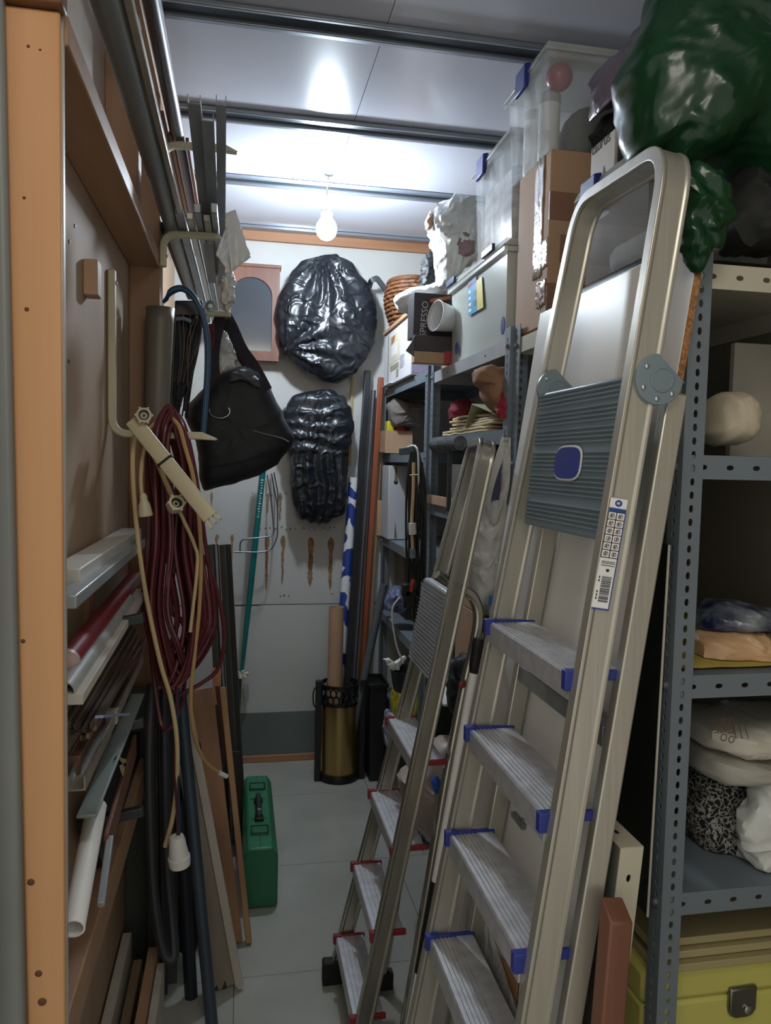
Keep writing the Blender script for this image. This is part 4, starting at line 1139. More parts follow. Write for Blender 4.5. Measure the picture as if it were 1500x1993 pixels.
# teal pole with white connector
a, b = at(513, 900, Y=3.63), at(470, 1312, Y=3.72)
T = thing('teal_pole', 'teal painted pole hanging on the back wall, white clip at its foot', 'pole', b)
part(T, 'pole', MB().tube([a, a.lerp(b, .6), b], [.0145, .0145, .009], 14), TEAL)
mb = MB()
for k in range(15):
    p = a.lerp(b, .08 + .012 * k) + V((.001, -.0148, 0))
    mb.box(p.x - rnd.uniform(.002, .007), p.x + rnd.uniform(.002, .007), p.y - .0006, p.y + .001, p.z - .0022, p.z + rnd.uniform(0, .003))
part(T, 'worn_lettering', mb, PAPER_W, label='worn white lettering')
mb = MB()
for k in range(6):
    an = k * PI / 3 + .3
    mb.beam(b, b + V((math.cos(an) * .036, -.006, math.sin(an) * .022)), .016, .014, w1=.02)
part(T, 'clip', mb, mat('old_white_plastic', (206, 200, 182), rough=.45), bevel=.003, label='white star shaped clip')
part(T, 'stem', MB().beam(b + V((-.006, 0, 0)), at(463, 1392, Y=3.73), .018, .012, V((0, 1, 0))), DARKMETAL, bevel=.002)
part(T, 'stem_sleeve', MB().hexa([at(x, y, Y=Y) for Y in (3.715, 3.735) for x, y in ((476, 1375), (484, 1362), (484, 1330), (474, 1330))]), mat('pale_sleeve', (150, 148, 136), rough=.6), bevel=.002)

# bent wire rack
T = thing('wire_hanger', 'bent grey wire hanger rack hooked on the back wall', 'hanger', at(500, 1075, Y=3.60))
for pts in (((520, 925, 3.74), (527, 970, 3.69), (534, 1043, 3.62), (500, 1047, 3.61), (467, 1050, 3.60), (467, 1074, 3.60)), ((528, 922, 3.74), (540, 985, 3.69), (540, 1045, 3.63), (528, 1072, 3.61), (500, 1075, 3.60), (455, 1074, 3.59)), ((533, 920, 3.74), (541, 960, 3.70), (540, 1010, 3.66))):
    part(T, 'wire', MB().tube(fillet([at(x, y, Y=Y) for x, y, Y in pts], .03, 4), .0034, 7), mat('grey_wire', (88, 94, 98), rough=.35, metal=.7))

# black bracket, thin stick
pts = [at(722, 546, Y=3.60), at(733, 541, Y=3.60), at(758, 574, Y=3.60)]
T = thing('black_bracket', 'bent black metal bracket sticking out above the wicker basket', 'bracket', pts[2])
part(T, 'arm', MB().sweep(fillet([at(716, 566, Y=3.74)] + pts, .008, 3), [(-.012, -.006), (.012, -.006), (.012, .006), (-.012, .006)], V((0, 1, 0))), DARKMETAL, bevel=.002)
solo('thin_stick', MB().beam(at(680, 905, Y=3.742), at(686, 730, Y=3.748), .012, .006, V((0, 1, 0))), wood('straw_stick', (188, 164, 104), (160, 134, 80), 'z', 20), 'thin straw coloured stick upright on the back wall', 'stick', bevel=.001)

# ---------------------------------------------------------------- stand with rolled things
sc_ = at(657, 1524, Z=0); sx_, sy_ = sc_.x, sc_.y + .075
T = thing('umbrella_stand', 'gold and black umbrella stand with pierced rim on the floor', 'stand', (sx_, sy_, 0))
GOLD = mat('brushed_gold', (176, 148, 96), rough=.3, metal=.85, var=.06, vs=20, stretch=(1, 1, .05))
SR = .088; SH = .46
part(T, 'body', MB().lathe([(SR - .002, .03), (SR, .035), (SR, .365), (SR - .004, .365), (SR - .004, .05), (.01, .05)], (sx_ + .012, sy_, 0), n=40), GOLD)
part(T, 'base_ring', MB().lathe([(SR + .012, 0), (SR + .014, .006), (SR + .008, .03), (SR - .01, .034), (.01, .03)], (sx_ + .012, sy_, 0), n=40), BLACK_PL)
part(T, 'top_ring', MB().lathe([(SR - .004, SH - .012), (SR + .006, SH - .012), (SR + .006, SH), (SR - .004, SH), (SR - .004, SH - .012)], (sx_ + .012, sy_, 0), n=40, caps=False), BLACK_PL)
part(T, 'lower_ring', MB().lathe([(SR - .004, .362), (SR + .005, .362), (SR + .005, .374), (SR - .004, .374), (SR - .004, .362)], (sx_ + .012, sy_, 0), n=40, caps=False), BLACK_PL)
for row in range(2):
    for k in range(20):
        an = 2 * PI * (k + .5 * row) / 20
        cx_, cy_ = sx_ + .012 + SR * math.cos(an), sy_ + SR * math.sin(an)
        cz_ = .392 + .034 * row
        tg = V((-math.sin(an), math.cos(an), 0))
        part(T, 'rim_circle', MB().tube([V((cx_, cy_, cz_)) + tg * .0145 * math.cos(t) + V((0, 0, .018 * math.sin(t))) for t in [2 * PI * j / 12 for j in range(12)]], .0032, 5, closed=True), BLACK_PL)
for an in (198, 342, 90):
    ax_, ay_ = sx_ + .012 + (SR + .022) * math.cos(math.radians(an)), sy_ + (SR + .022) * math.sin(math.radians(an))
    part(T, 'post', MB().box(ax_ - .014, ax_ + .014, ay_ - .014, ay_ + .014, 0, SH + .02), BLACK_PL, bevel=.003)
    s_ = -1 if an == 198 else 1
    if an != 90:
        part(T, 'side_ring', MB().tube([V((ax_ + s_ * .014, ay_, .40)) + V((s_ * .012 * math.cos(t), 0, .045 * math.sin(t))) for t in [2 * PI * j / 18 for j in range(18)]], .0035, 6, closed=True), BLACK_PL)


def in_stand(name, lab, cat, foot, top, Yt, r, m, square=0, hollow=0, cut=None):
    f = V(foot); t = at(*top, Y=Yt)
    mb = MB()
    if square: mb.beam(f, t, square, square, V((0, 1, 0)))
    elif hollow:
        mb.tube([f, t], r, 20, cap=False).tube([t, f], r * .88, 20, cap=False).lathe([(r * .88, 0), (r, 0)], t, (t - f), n=20, caps=False)
    else: mb.tube([f, t], r, 16)
    return solo(name, mb, m, lab, cat, bevel=.003 if square else 0)


in_stand('cardboard_tube', 'plain brown cardboard tube standing in the gold stand', 'tube', (sx_ - .020, sy_ - .03, .056), (655, 1181, 0)[:2], sy_ - .02, .035, CARD, hollow=1)
# blue and white wrapping roll
WR = mat('blue_white_print', (40, 66, 132), rough=.45)
nt = WR.node_tree; N = nt.nodes; L = nt.links
wv = N.new('ShaderNodeTexWave'); wv.inputs['Scale'].default_value = 2.6; wv.inputs['Distortion'].default_value = 9; wv.inputs['Detail'].default_value = 3; wv.inputs['Detail Scale'].default_value = 2.5; wv.bands_direction = 'DIAGONAL'
tc = N.new('ShaderNodeTexCoord'); L.new(tc.outputs['Object'], wv.inputs['Vector'])
rp = N.new('ShaderNodeValToRGB'); rp.color_ramp.interpolation = 'CONSTANT'
rp.color_ramp.elements[0].color = lin((34, 62, 136)); rp.color_ramp.elements[1].color = lin((214, 216, 218)); rp.color_ramp.elements[1].position = .55
L.new(wv.outputs['Fac'], rp.inputs[0]); L.new(rp.outputs[0], N['Principled BSDF'].inputs['Base Color'])
in_stand('wrapping_roll', 'blue and white printed paper roll standing behind the cardboard tube', 'roll', (sx_ - .012, sy_ + .043, .056), (689, 930), 3.722, .025, WR)
in_stand('grey_foam_pipe', 'grey foam pipe slanting out of the gold stand to the right', 'pipe', (sx_ + .040, sy_ - .035, .056), (747, 1137), 3.50, .019, mat('grey_foam', (88, 94, 98), rough=.6))
DK = mat('black_steel_pole', (52, 54, 58), rough=.35, metal=.6, var=.1)
in_stand('steel_pole', 'dark square steel pole standing in the gold stand', 'pole', (sx_ + .032, sy_ + .022, .056), (715, 722), 3.715, 0, DK, square=.030)
in_stand('steel_pole', 'second dark steel pole, slightly shorter, right of the square one', 'pole', (sx_ + .062, sy_ + .030, .056), (727, 760), 3.71, .012, mat('grey_steel_pole', (96, 98, 102), rough=.35, metal=.6))
solo('copper_pole', MB().beam((.585, 3.665, 0), at(741, 735, Y=3.715), .026, .026, V((0, 1, 0))), wood('copper_wood', (166, 92, 62), (130, 66, 44), 'z', 10, rough=.4), 'reddish wood pole leaning in the corner by the rack', 'pole', bevel=.003)
solo('thin_batten', MB().beam((.625, 3.70, 0), at(738, 900, Y=3.73), .020, .014, V((0, 1, 0))), wood('pale_brown_batten', (176, 150, 122), (140, 112, 86), 'z', 12), 'pale brown batten behind the reddish wood pole', 'batten', bevel=.002)
bx0 = at(697, 1510, Z=0).x
T = thing('black_bin', 'tall black bin standing on the floor right of the gold stand', 'bin', (.63, 3.50, 0))
part(T, 'body', MB().hexa([(.616, 3.44, 0), (.688, 3.44, 0), (.688, 3.60, 0), (.616, 3.60, 0), (.611, 3.432, .455), (.693, 3.432, .455), (.693, 3.608, .455), (.611, 3.608, .455)]), BLACK_PL, bevel=.006)
part(T, 'rim', MB().sweep([(.609, 3.43, .46), (.695, 3.43, .46), (.695, 3.61, .46), (.609, 3.61, .46)], [(-.005, -.01), (.005, -.01), (.005, .01), (-.005, .01)], V((0, 0, 1)), closed=True), BLACK_PL, bevel=.002)


# ================================================================ TOP OF THE SHELVES
XS = .735
ZT = 1.848


def carton(name, lab, cat, x0, x1, y0, y1, z0, z1, m, grp=None, flaps=0, bevel=.003):
    T = thing(name, lab, cat, ((x0 + x1) / 2, (y0 + y1) / 2, z0), grp)
    w_ = .004
    mb = MB().box(x0, x1, y0, y1, z0, z1 if not flaps else z1 - .001)
    if flaps:
        mb = MB().box(x0, x1, y0, y1, z0, z0 + w_).box(x0, x0 + w_, y0, y1, z0 + w_, z1).box(x1 - w_, x1, y0, y1, z0 + w_, z1).box(x0 + w_, x1 - w_, y0, y0 + w_, z0 + w_, z1).box(x0 + w_, x1 - w_, y1 - w_, y1, z0 + w_, z1)
    part(T, 'body', mb, m, bevel=bevel if not flaps else .001)
    if not flaps:
        part(T, 'lid_seam', MB().box((x0 + x1) / 2 - .001, (x0 + x1) / 2 + .001, y0 - .0006, y1 + .0006, z1 - .002, z1 + .0008), mat('carton_seam', (90, 66, 46), rough=.8))
    return T


# big taped carton
cy0 = at(1068, 450, X=XS).y; cy1 = at(1008, 450, X=XS).y; cz = at(1068, 288, Y=cy0).z
T = carton('cardboard_box', 'tall taped brown carton on the top shelf carrying a clear storage box', 'box', XS, XS + .33, cy0, cy1, ZT, cz, CARD)
hgt = cz - ZT
for k, (a, b) in enumerate(((.60, .76), (.36, .52), (.08, .24))):
    part(T, 'tape', MB().box(XS + .03 if k == 1 else XS - .0012, XS + .331, cy0 - .0012, cy0 + .002, ZT + hgt * a, ZT + hgt * b), TAPE)
for k, (y0, y1, a, b, m_) in enumerate(((.18, .45, .30, 1.0, CLEARTAPE), (-.01, .42, .34, .50, CLEARTAPE), (.02, .30, .12, .27, TAPE))):
    ya, yb = cy0 + (cy1 - cy0) * y0, cy0 + (cy1 - cy0) * y1
    mb = MB().grid(lambda u, v: V((XS - .0015 - .003 * max(0, crumple((u * 3, v * 3, k), 1.3, k)), ya + (yb - ya) * u, ZT + hgt * (a + (b - a) * v) + .012 * nz((u * 4, v, k), 2))), 10, 14)
    part(T, 'torn_tape', mb, m_, solid=.001)


# ---------------------------------------------------------------- clear storage boxes
def storage(name, lab, x0, x1, y0, y1, z0, z1, body, clips, stuff=(), taper=.012, ridges=True, lidm=LID, grp='clear storage boxes on the top shelf'):
    T = thing(name, lab, 'storage box', ((x0 + x1) / 2, (y0 + y1) / 2, z0), grp)
    zl = z1 - .022
    t = taper
    mb = MB()
    b_ = [V((x0 + t, y0 + t, z0)), V((x1 - t, y0 + t, z0)), V((x1 - t, y1 - t, z0)), V((x0 + t, y1 - t, z0))]
    u_ = [V((x0, y0, zl)), V((x1, y0, zl)), V((x1, y1, zl)), V((x0, y1, zl))]
    mb.add(b_ + u_, [(0, 1, 2, 3), (0, 1, 5, 4), (1, 2, 6, 5), (2, 3, 7, 6), (3, 0, 4, 7)])
    part(T, 'tub', mb, body, solid=.003, flat=True)
    part(T, 'rim', MB().sweep(fillet([(x0 - .006, y0 - .006, zl - .01), (x1 + .006, y0 - .006, zl - .01), (x1 + .006, y1 + .006, zl - .01), (x0 - .006, y1 + .006, zl - .01)], .001, 1), [(-.008, -.006), (.008, -.006), (.008, .008), (-.008, .008)], V((0, 0, 1)), closed=True), body, bevel=.002)
    part(T, 'lid', MB().hexa([V((x0 - .014, y0 - .014, zl)), V((x1 + .014, y0 - .014, zl)), V((x1 + .014, y1 + .014, zl)), V((x0 - .014, y1 + .014, zl)), V((x0 - .006, y0 - .006, z1)), V((x1 + .006, y0 - .006, z1)), V((x1 + .006, y1 + .006, z1)), V((x0 - .006, y1 + .006, z1))]), lidm, bevel=.003)
    if ridges:
        for k in (.22, .5, .78):
            yy = y0 + (y1 - y0) * k
            part(T, 'rib', MB().hexa([(x0 + t - .006, yy - .012, z0 + .02), (x0 + t + .001, yy - .012, z0 + .02), (x0 + t + .001, yy + .012, z0 + .02), (x0 + t - .006, yy + .012, z0 + .02), (x0 - .006, yy - .016, zl - .03), (x0 + .001, yy - .016, zl - .03), (x0 + .001, yy + .016, zl - .03), (x0 - .006, yy + .016, zl - .03)]), body, bevel=.002)
    for yy, m_ in clips:
        part(T, 'clip', MB().hexa([(x0 - .022, yy - .038, zl - .034), (x0 - .010, yy - .038, zl - .034), (x0 - .010, yy + .038, zl - .034), (x0 - .022, yy + .038, zl - .034), (x0 - .020, yy - .034, z1 + .004), (x0 - .002, yy - .034, z1 + .008), (x0 - .002, yy + .034, z1 + .008), (x0 - .020, yy + .034, z1 + .004)]), m_, label='blue locking clip', bevel=.003)
    return T


# box over the carton
sy0, sy1 = cy0 + .012, at(988, 300, X=XS - .01).y
sz0 = cz + .002; sz1 = at(1062, 80, Y=sy0).z
T = storage('storage_box', 'clear storage box with red ball inside, highest on the tall carton', XS - .01, XS + .34, sy0, sy1, sz0, sz1, BIN_CLEAR, ((sy0 + (sy1 - sy0) * .52, BLUE_PL),))
c = at(1088, 150, Y=sy0 + .06)
solo('red_ball', MB().blob((c.x, c.y, c.z), (.034, .034, .034), 0, nu=28, nv=18), mat('red_ball_paint', (150, 16, 36), rough=.3), 'dark red ball inside the highest clear storage box', 'ball')
for k, (yy, r_) in enumerate(((.35, .027), (.72, .027))):
    q = V((XS + .035, sy0 + (sy1 - sy0) * yy, sz0 + .005))
    T2 = thing('white_jar', ('white cylindrical jar in the highest clear box, nearer one', 'white cylindrical jar in the highest clear box, farther one')[k], 'jar', q)
    part(T2, 'body', MB().lathe([(r_ * .9, 0), (r_, .01), (r_, .07), (r_ * .96, .072), (r_ * .96, .076), (r_, .078), (r_, .15), (r_ * .9, .16)], q, n=20), WHITE_PL)
    part(T2, 'lid', MB().lathe([(r_ * 1.03, .145), (r_ * 1.03, .168), (r_ * .9, .172)], q, n=20), mat('lid_grey', (170, 170, 172), rough=.4))
OLIVE = mat('olive_fabric', (76, 80, 66), rough=.9, var=.3, vs=14, bump=.2)
solo('folded_fabric', MB().blob((XS + .205, (sy0 + sy1) / 2, sz0 + .085), (.11, .085, .080), .06, 9, 4, e=.6, flat=sz0 + .005), OLIVE, 'olive fabric filling the back of the highest clear box', 'fabric')

# milky bin with sticker
by0, by1 = at(985, 560, X=XS - .01).y, at(879, 600, X=XS - .01).y
bz1 = at(985, 465, X=XS - .01).z
T = storage('storage_bin', 'big milky plastic bin with blue and yellow sticker on the shelf', XS - .01, XS + .36, by0, by1, ZT, bz1, BIN_MILKY, (), ridges=False, taper=.006)
for yy in (.22, .93):
    q = by0 + (by1 - by0) * yy
    part(T, 'clip', MB().beam((XS - .026, q - .05, bz1 - .006), (XS - .026, q + .05, bz1 - .006), .010, .022), mat('dark_blue_clip', (52, 64, 100), rough=.4), label='dark blue lid clip', bevel=.003)
xs_ = XS - .0135
q = [at(x, y, X=xs_) for x, y in ((911, 560), (938, 538), (941, 598), (912, 615))]
ctr = sum(q, V((0, 0, 0))) / 4
st_ = part(T, 'sticker', MB().prism(q, (-.0008, 0, 0)), mat('sky_blue_label', (64, 156, 200), rough=.4, var=.05), label='blue and yellow product sticker')
def sq(u, v): return q[0].lerp(q[1], u).lerp(q[3].lerp(q[2], u), v) + V((-.0009, 0, 0))
part(st_, 'sticker_stripe', MB().prism([sq(.62, 0), sq(1, 0), sq(1, 1), sq(.62, 1)], (-.0004, 0, 0)), mat('label_yellow', (220, 198, 72), rough=.4, var=.03))
part(st_, 'sticker_head', MB().prism([sq(0, -.16), sq(.62, -.16), sq(.62, .02), sq(0, .02)], (-.0004, 0, 0)), INK_BL)
part(st_, 'sticker_spot', MB().prism([sq(.04, -.12), sq(.2, -.12), sq(.2, 0), sq(.04, 0)], (-.0008, 0, 0)), mat('label_red', (190, 40, 60), rough=.4))
mbw = MB(); mbd = MB()
for v in (.2, .42, .64, .84): mbw.prism([sq(.12 + .09 * math.cos(a), v + .06 * math.sin(a)) for a in [2 * PI * k / 10 for k in range(10)]], (-.0004, 0, 0))
for v in (.35, .68): mbd.prism([sq(.47 + .13 * math.cos(a), v + .11 * math.sin(a)) for a in [2 * PI * k / 10 for k in range(10)]], (-.0004, 0, 0))
part(st_, 'sticker_icons', mbw, PAPER_W); part(st_, 'sticker_shapes', mbd, mat('label_dark_teal', (16, 66, 76), rough=.5))
for px, py, w_, h_ in ((979, 634, .016, .05), (889, 678, .016, .04)):
    c = at(px, py, X=xs_)
    part(T, 'foot_tab', MB().prism([(xs_, c.y + w_ * math.cos(a), c.z + h_ / 2 * math.sin(a)) for a in [2 * PI * k / 16 for k in range(16)]], (-.002, 0, 0)), BLUE_PL, label='blue corner tab')
solo('pale_linen', MB().box(XS + .02, XS + .33, by0 + .03, by1 - .03, ZT + .006, ZT + .15), mat('pale_linen', (190, 190, 178), rough=.9, var=.08, bump=.2), 'pale folded linen seen through the milky bin', 'linen', bevel=.02)
# second clear box, on the milky bin
ty0, ty1 = by0 + .02, at(925, 380, X=XS).y
tz0 = bz1 + .010; tz1 = at(985, 262, X=XS).z
T = storage('storage_box', 'clear storage box on the milky bin, left of the tall carton', XS, XS + .30, ty0, ty1, tz0, tz1, BIN_CLEAR, ((ty0 + (ty1 - ty0) * .70, BLUE_PL),))
solo('packed_papers', MB().box(XS + .02, XS + .24, ty0 + .03, ty1 - .03, tz0 + .005, tz0 + (tz1 - tz0) * .72), mat('greyish_papers', (176, 172, 170), rough=.8, var=.25, vs=16, stretch=(1, 1, 3)), 'pale bundles inside the clear box on the milky bin', 'papers', bevel=.012)
# plastic wrapped bundle, cloth, dark cloth
YQ = by1 + .10
support = carton('cardboard_box', 'brown carton half hidden behind the coffee box under the wrapped bundle', 'box', XS + .04, XS + .34, by1 + .02, by1 + .30, ZT, at(860, 585, Y=by1 + .02).z, CARD_DK)
sup = at(860, 585, Y=by1 + .02).z
T = thing('wrapped_bundle', 'white bundle wrapped in shiny clear plastic, heaped beside the clear box', 'bundle', at(880, 530, Y=YQ))
out = [(838, 420), (858, 392), (885, 382), (915, 385), (928, 430), (928, 500), (905, 520), (884, 545), (862, 560), (850, 540), (848, 490), (836, 450)]
part(T, 'plastic_wrap', outline_bag(MB(), poly3(out, Y=YQ), (0, 1, 0), .20, n=90, rings=26, amp=.010, f=12, seed=51), BAG_WHITE)
part(T, 'brown_patch', outline_bag(MB(), poly3([(880, 462), (905, 450), (925, 462), (922, 495), (890, 500)], Y=YQ - .085), (0, 1, 0), .04, n=36, rings=10, amp=.003, f=20, seed=5), mat('mauve_brown', (132, 104, 104), rough=.5, var=.2), label='mauve brown patch showing through')
part(T, 'end_twist', outline_bag(MB(), poly3([(838, 408), (828, 430), (830, 448), (838, 450), (846, 425)], Y=YQ - .02), (0, 1, 0), .05, n=30, rings=10, amp=.004, f=20, seed=9), mat('tan_wrap', (186, 150, 122), rough=.4, var=.2), label='tan end of the bundle')
solo('black_cloth', outline_bag(MB(), poly3([(822, 505), (833, 492), (842, 500), (848, 540), (840, 560), (818, 565), (820, 535)], Y=YQ + .16), (0, 1, 0), .12, n=44, rings=12, amp=.008, f=18, seed=6), CLOTH_BLK, 'black cloth peeking out left of the wrapped bundle', 'cloth')
out = [(765, 580), (790, 562), (826, 555), (862, 548), (870, 575), (862, 598), (830, 596), (805, 608), (784, 608), (772, 596)]
solo('white_cloth', outline_bag(MB(), poly3(out, Y=2.84), (0, 1, 0), .14, n=70, rings=20, amp=.008, f=10, seed=14), CLOTH_W, 'folded white cloth lying over basket and coffee box', 'cloth')
solo('wooden_slat', MB().beam(at(836, 587, Y=2.645), at(876, 580, Y=2.64), .02, .012), wood('orange_slat', (170, 100, 62), (140, 80, 46), 'x', 14), 'short orange brown wooden slat behind the plastic tub', 'slat', bevel=.002)

# coffee box
ye = 2.66
a, b = at(804, 655, Y=ye), at(856, 572, Y=ye)
T = carton('coffee_box', 'black box with pale upright lettering beside the white printed box', 'box', a.x, a.x + .18, ye, ye + .10, a.z + .0, b.z, mat('black_card', (54, 48, 52), rough=.55, var=.12, vs=5), bevel=.002)
p = at(829, 655, Y=ye)
text(T, 'lettering', 'SPRESSO', .033, (p.x - .002, ye - .0008, p.z - .002), (.06, 0, 1), (-1, 0, .06), INK_W)
p = at(838, 588, Y=ye)
part(T, 'swirl', MB().tube(spline([p + V((.004, -.001, .006)), p + V((.018, -.001, .010)), p + V((.022, -.001, -.002)), p + V((.008, -.001, -.008)), p + V((.020, -.001, -.018))], 5), .002, 5), INK_W)
a2 = at(806, 700, Y=ye - .045); b2 = at(880, 655, Y=ye - .045)
zb0 = max(ZT + .002, a2.z - .01)
T = thing('gift_box', 'low black and tan box with red end under the plastic tub', 'box', (a2.x + .09, ye - .02, zb0))
zm = zb0 + (b2.z - zb0) * .42
part(T, 'base', MB().box(a2.x, b2.x, ye - .045, ye - .002, zb0, zm), CARD, bevel=.002)
part(T, 'top', MB().box(a2.x - .001, b2.x + .001, ye - .046, ye - .001, zm, a.z - .001), mat('charcoal_card', (58, 50, 52), rough=.5), bevel=.002)
part(T, 'red_end', MB().box(b2.x - .028, b2.x + .0015, ye - .0475, ye - .046, zb0 + .001, zm + .004), mat('red_print', (176, 60, 66), rough=.5))
part(T, 'side_flap', MB().prism([(a2.x - .001, ye - .046, zb0 + .02), (a2.x - .030, ye - .04, (zb0 + zm) / 2 + .02), (a2.x - .001, ye - .046, a.z - .01)], (0, .003, 0)), BLACK_PL)
c = at(857, 640, Y=ye - .07)
T = thing('plastic_tub', 'ribbed clear plastic tub lying tilted on the low black box', 'tub', c + V((0, 0, -.03)))
cc = at(863, 618, Y=ye - .055)
TUB = mat('frosted_tub', (226, 226, 226), rough=.3, alpha=.85, var=.04)
axis = V((.9, .25, -.10)).normalized()
part(T, 'shell', MB().lathe([(.051, -.03), (.050, -.02), (.044, .02), (.039, .045), (.001, .05)], cc, axis, n=30, caps=False), TUB, solid=.002)
for k in range(5):
    part(T, 'rim_ring', MB().tube([cc + axis * (-.032 + .009 * k) + (rot_frame(axis)[1] * math.cos(t) + rot_frame(axis)[2] * math.sin(t)) * (.053 - .0032 * k) for t in [2 * PI * j / 28 for j in range(28)]], .0022, 6, closed=True), WHITE_PL)

# white printed box, basket
xw = .690
wy0, wy1 = at(801, 650, X=xw).y, at(748, 690, X=xw).y
wy1 = min(wy1, 3.70); wz1 = at(799, 612, X=xw).z; wz0 = 1.866
T = carton('printed_box', 'white box with pale printed panels at the far end of the shelf', 'box', xw, xw + .26, wy0, wy1, wz0, wz1, mat('white_box_card', (222, 220, 224), rough=.5, var=.04), bevel=.003)
def wq(u, v): return V((xw - .0006, wy1 + (wy0 - wy1) * u, wz0 + (wz1 - wz0) * (1 - v)))
for nm, (u0, u1, v0, v1), m_ in (('printed_panel', (.22, .62, .12, .62), mat('ivory_print', (214, 208, 184), rough=.5)), ('printed_panel', (.30, .52, .28, .50), PAPER_W), ('printed_strip', (.26, .58, .66, .76), mat('olive_print', (160, 156, 126), rough=.5)),
                                 ('printed_border', (.155, .19, .05, .95), mat('grey_green_print', (140, 146, 130), rough=.5)), ('printed_strip', (.50, .58, .78, .92), mat('olive_print', (160, 156, 126)))):
    ex = V((-.0006 if (u0, v0) == (.30, .28) else 0, 0, 0))
    part(T, nm, MB().prism([wq(u0, v0) + ex, wq(u1, v0) + ex, wq(u1, v1) + ex, wq(u0, v1) + ex], (-.0005, 0, 0)), m_)
mb = MB()
for k in range(7):
    mb.prism([wq(.30 + .02 * k, .14), wq(.32 + .02 * k, .14), wq(.31 + .015 * k, .30 - .01 * k), wq(.30 + .015 * k, .30 - .01 * k)], (-.0012, 0, 0))
part(T, 'printed_stems', mb, mat('brown_print', (176, 122, 84), rough=.6))
mb = MB()
for k in range(8): mb.prism([wq(.63, .58 + .03 * k), wq(.63 + rnd.uniform(.1, .18), .58 + .03 * k), wq(.63 + .12, .59 + .03 * k), wq(.63, .59 + .03 * k)], (-.0006, 0, 0))
part(T, 'small_print', mb, mat('grey_print', (150, 150, 152), rough=.6))
part(T, 'lilac_side', MB().box(xw + .004, xw + .24, wy0 - .0012, wy0 - .0002, wz0 + .01, wz1 - .02), mat('lilac_print', (186, 176, 206), rough=.5))
solo('card_sheet', MB().hexa([(xw - .01, wy0 - .02, wz1 + .001), (xw + .22, wy0 - .02, wz1 + .001), (xw + .22, wy1, wz1 + .001), (xw - .01, wy1, wz1 + .001), (xw - .01, wy0 - .02, wz1 + .018), (xw + .22, wy0 - .02, wz1 + .018), (xw + .22, wy1, wz1 + .018), (xw - .01, wy1, wz1 + .018)]), CARD, 'flat brown card lying on the white printed box', 'card', bevel=.002)
solo('white_card', MB().box(xw - .012, xw + .2, wy1 - .22, wy1 - .002, wz0 + .003, wz0 + .006), PAPER_W, 'white card edge sticking out under the printed box', 'card')
c = V((.768, 3.50, wz1 + .020))
WK = mat('wicker_brown', (118, 76, 46), rough=.6, var=.35, vs=40)
T = thing('wicker_basket', 'round brown wicker basket on the white printed box', 'basket', c)
for k in range(10):
    r_ = .080 + .028 * math.sin(k / 9 * PI * .75)
    pts = [c + V(((r_ + .005 * ((j // 2 + k) % 2)) * math.cos(t), (r_ + .005 * ((j // 2 + k) % 2)) * 1.35 * math.sin(t), .010 + .0185 * k)) for j, t in enumerate([2 * PI * j / 56 for j in range(56)])]
    part(T, 'woven_row', MB().tube(pts, .0082, 6, closed=True), WK)
pts = [c + V((.096 * math.cos(t), .13 * math.sin(t), .196)) for t in [2 * PI * j / 40 for j in range(40)]]
part(T, 'rim', MB().tube(pts, .012, 8, closed=True), mat('dark_wicker', (104, 66, 42), rough=.6, var=.3, vs=40))
mb = MB()
part(T, 'base', MB().lathe([(.08, .0), (.09, .004), (.001, .006)], c, n=24), WK)

# ---------------------------------------------------------------- near end of the top shelf
ky0, ky1 = 1.34, 1.64
kx = XS + .015
kz = at(1180, 485, Y=ky0).z
solo('black_case', MB().box(kx, kx + .30, ky0, ky1, ZT + .001, kz), mat('black_leatherette', (42, 48, 50), rough=.45, var=.1, bump=.1, bs=120), 'flat black case on the top shelf behind the tall ladder', 'case', bevel=.015)
kz1 = at(1120, 384, X=kx).z
T = storage('storage_box', 'clear box with blue clip behind the tall ladder handrail', kx, kx + .28, ky0 + .01, ky1, kz + .002, kz1, BIN_CLEAR, ((ky1 - .07, BLUE_PL),), ridges=False)
solo('folded_towel', MB().blob((kx + .15, (ky0 + ky1) / 2, kz + .045), (.12, .12, .035), .04, 10, 8, e=.6, flat=kz + .006), mat('grey_towel', (150, 152, 152), rough=.9, bump=.2), 'grey towels folded inside the clear box behind the ladder', 'towel')
ay0, ay1 = at(1196, 300, X=kx + .01).y, at(1150, 300, X=kx + .01).y
az1 = at(1196, 250, X=kx + .01).z
T = carton('appliance_box', 'white and photo printed appliance box under the green sack', 'box', kx + .01, kx + .25, ay0, ay1, kz1 + .010, az1, mat('white_print_card', (196, 188, 176), rough=.55, var=.04), bevel=.002)
text(T, 'lettering', 'taurus', .034, (kx + .0094, ay1 - .004, at(1153, 303, X=kx + .01).z), (0, -1, .0), (0, 0, 1), INK)
mb = MB()
for k in range(3): mb.box(kx + .0086, kx + .0096, ay1 - .022, ay1 - .008, az1 - .105 - .028 * k, az1 - .085 - .028 * k)
part(T, 'icon', mb, mat('dark_red_print', (84, 44, 40), rough=.6))
part(T, 'picture', MB().prism([(kx + .0093, ay1 - .03, az1 - .17), (kx + .0093, ay0 + .012, az1 - .17), (kx + .0093, (ay0 + ay1) / 2 - .01, az1 - .06)], (-.0006, 0, 0)), mat('dark_red_print', (84, 44, 40)))
part(T, 'photo_side', MB().box(kx + .016, kx + .24, ay0 - .001, ay0 - .0002, kz1 + .02, az1 - .035), mat('dark_photo_print', (92, 92, 94), rough=.4, var=.5, vs=14))
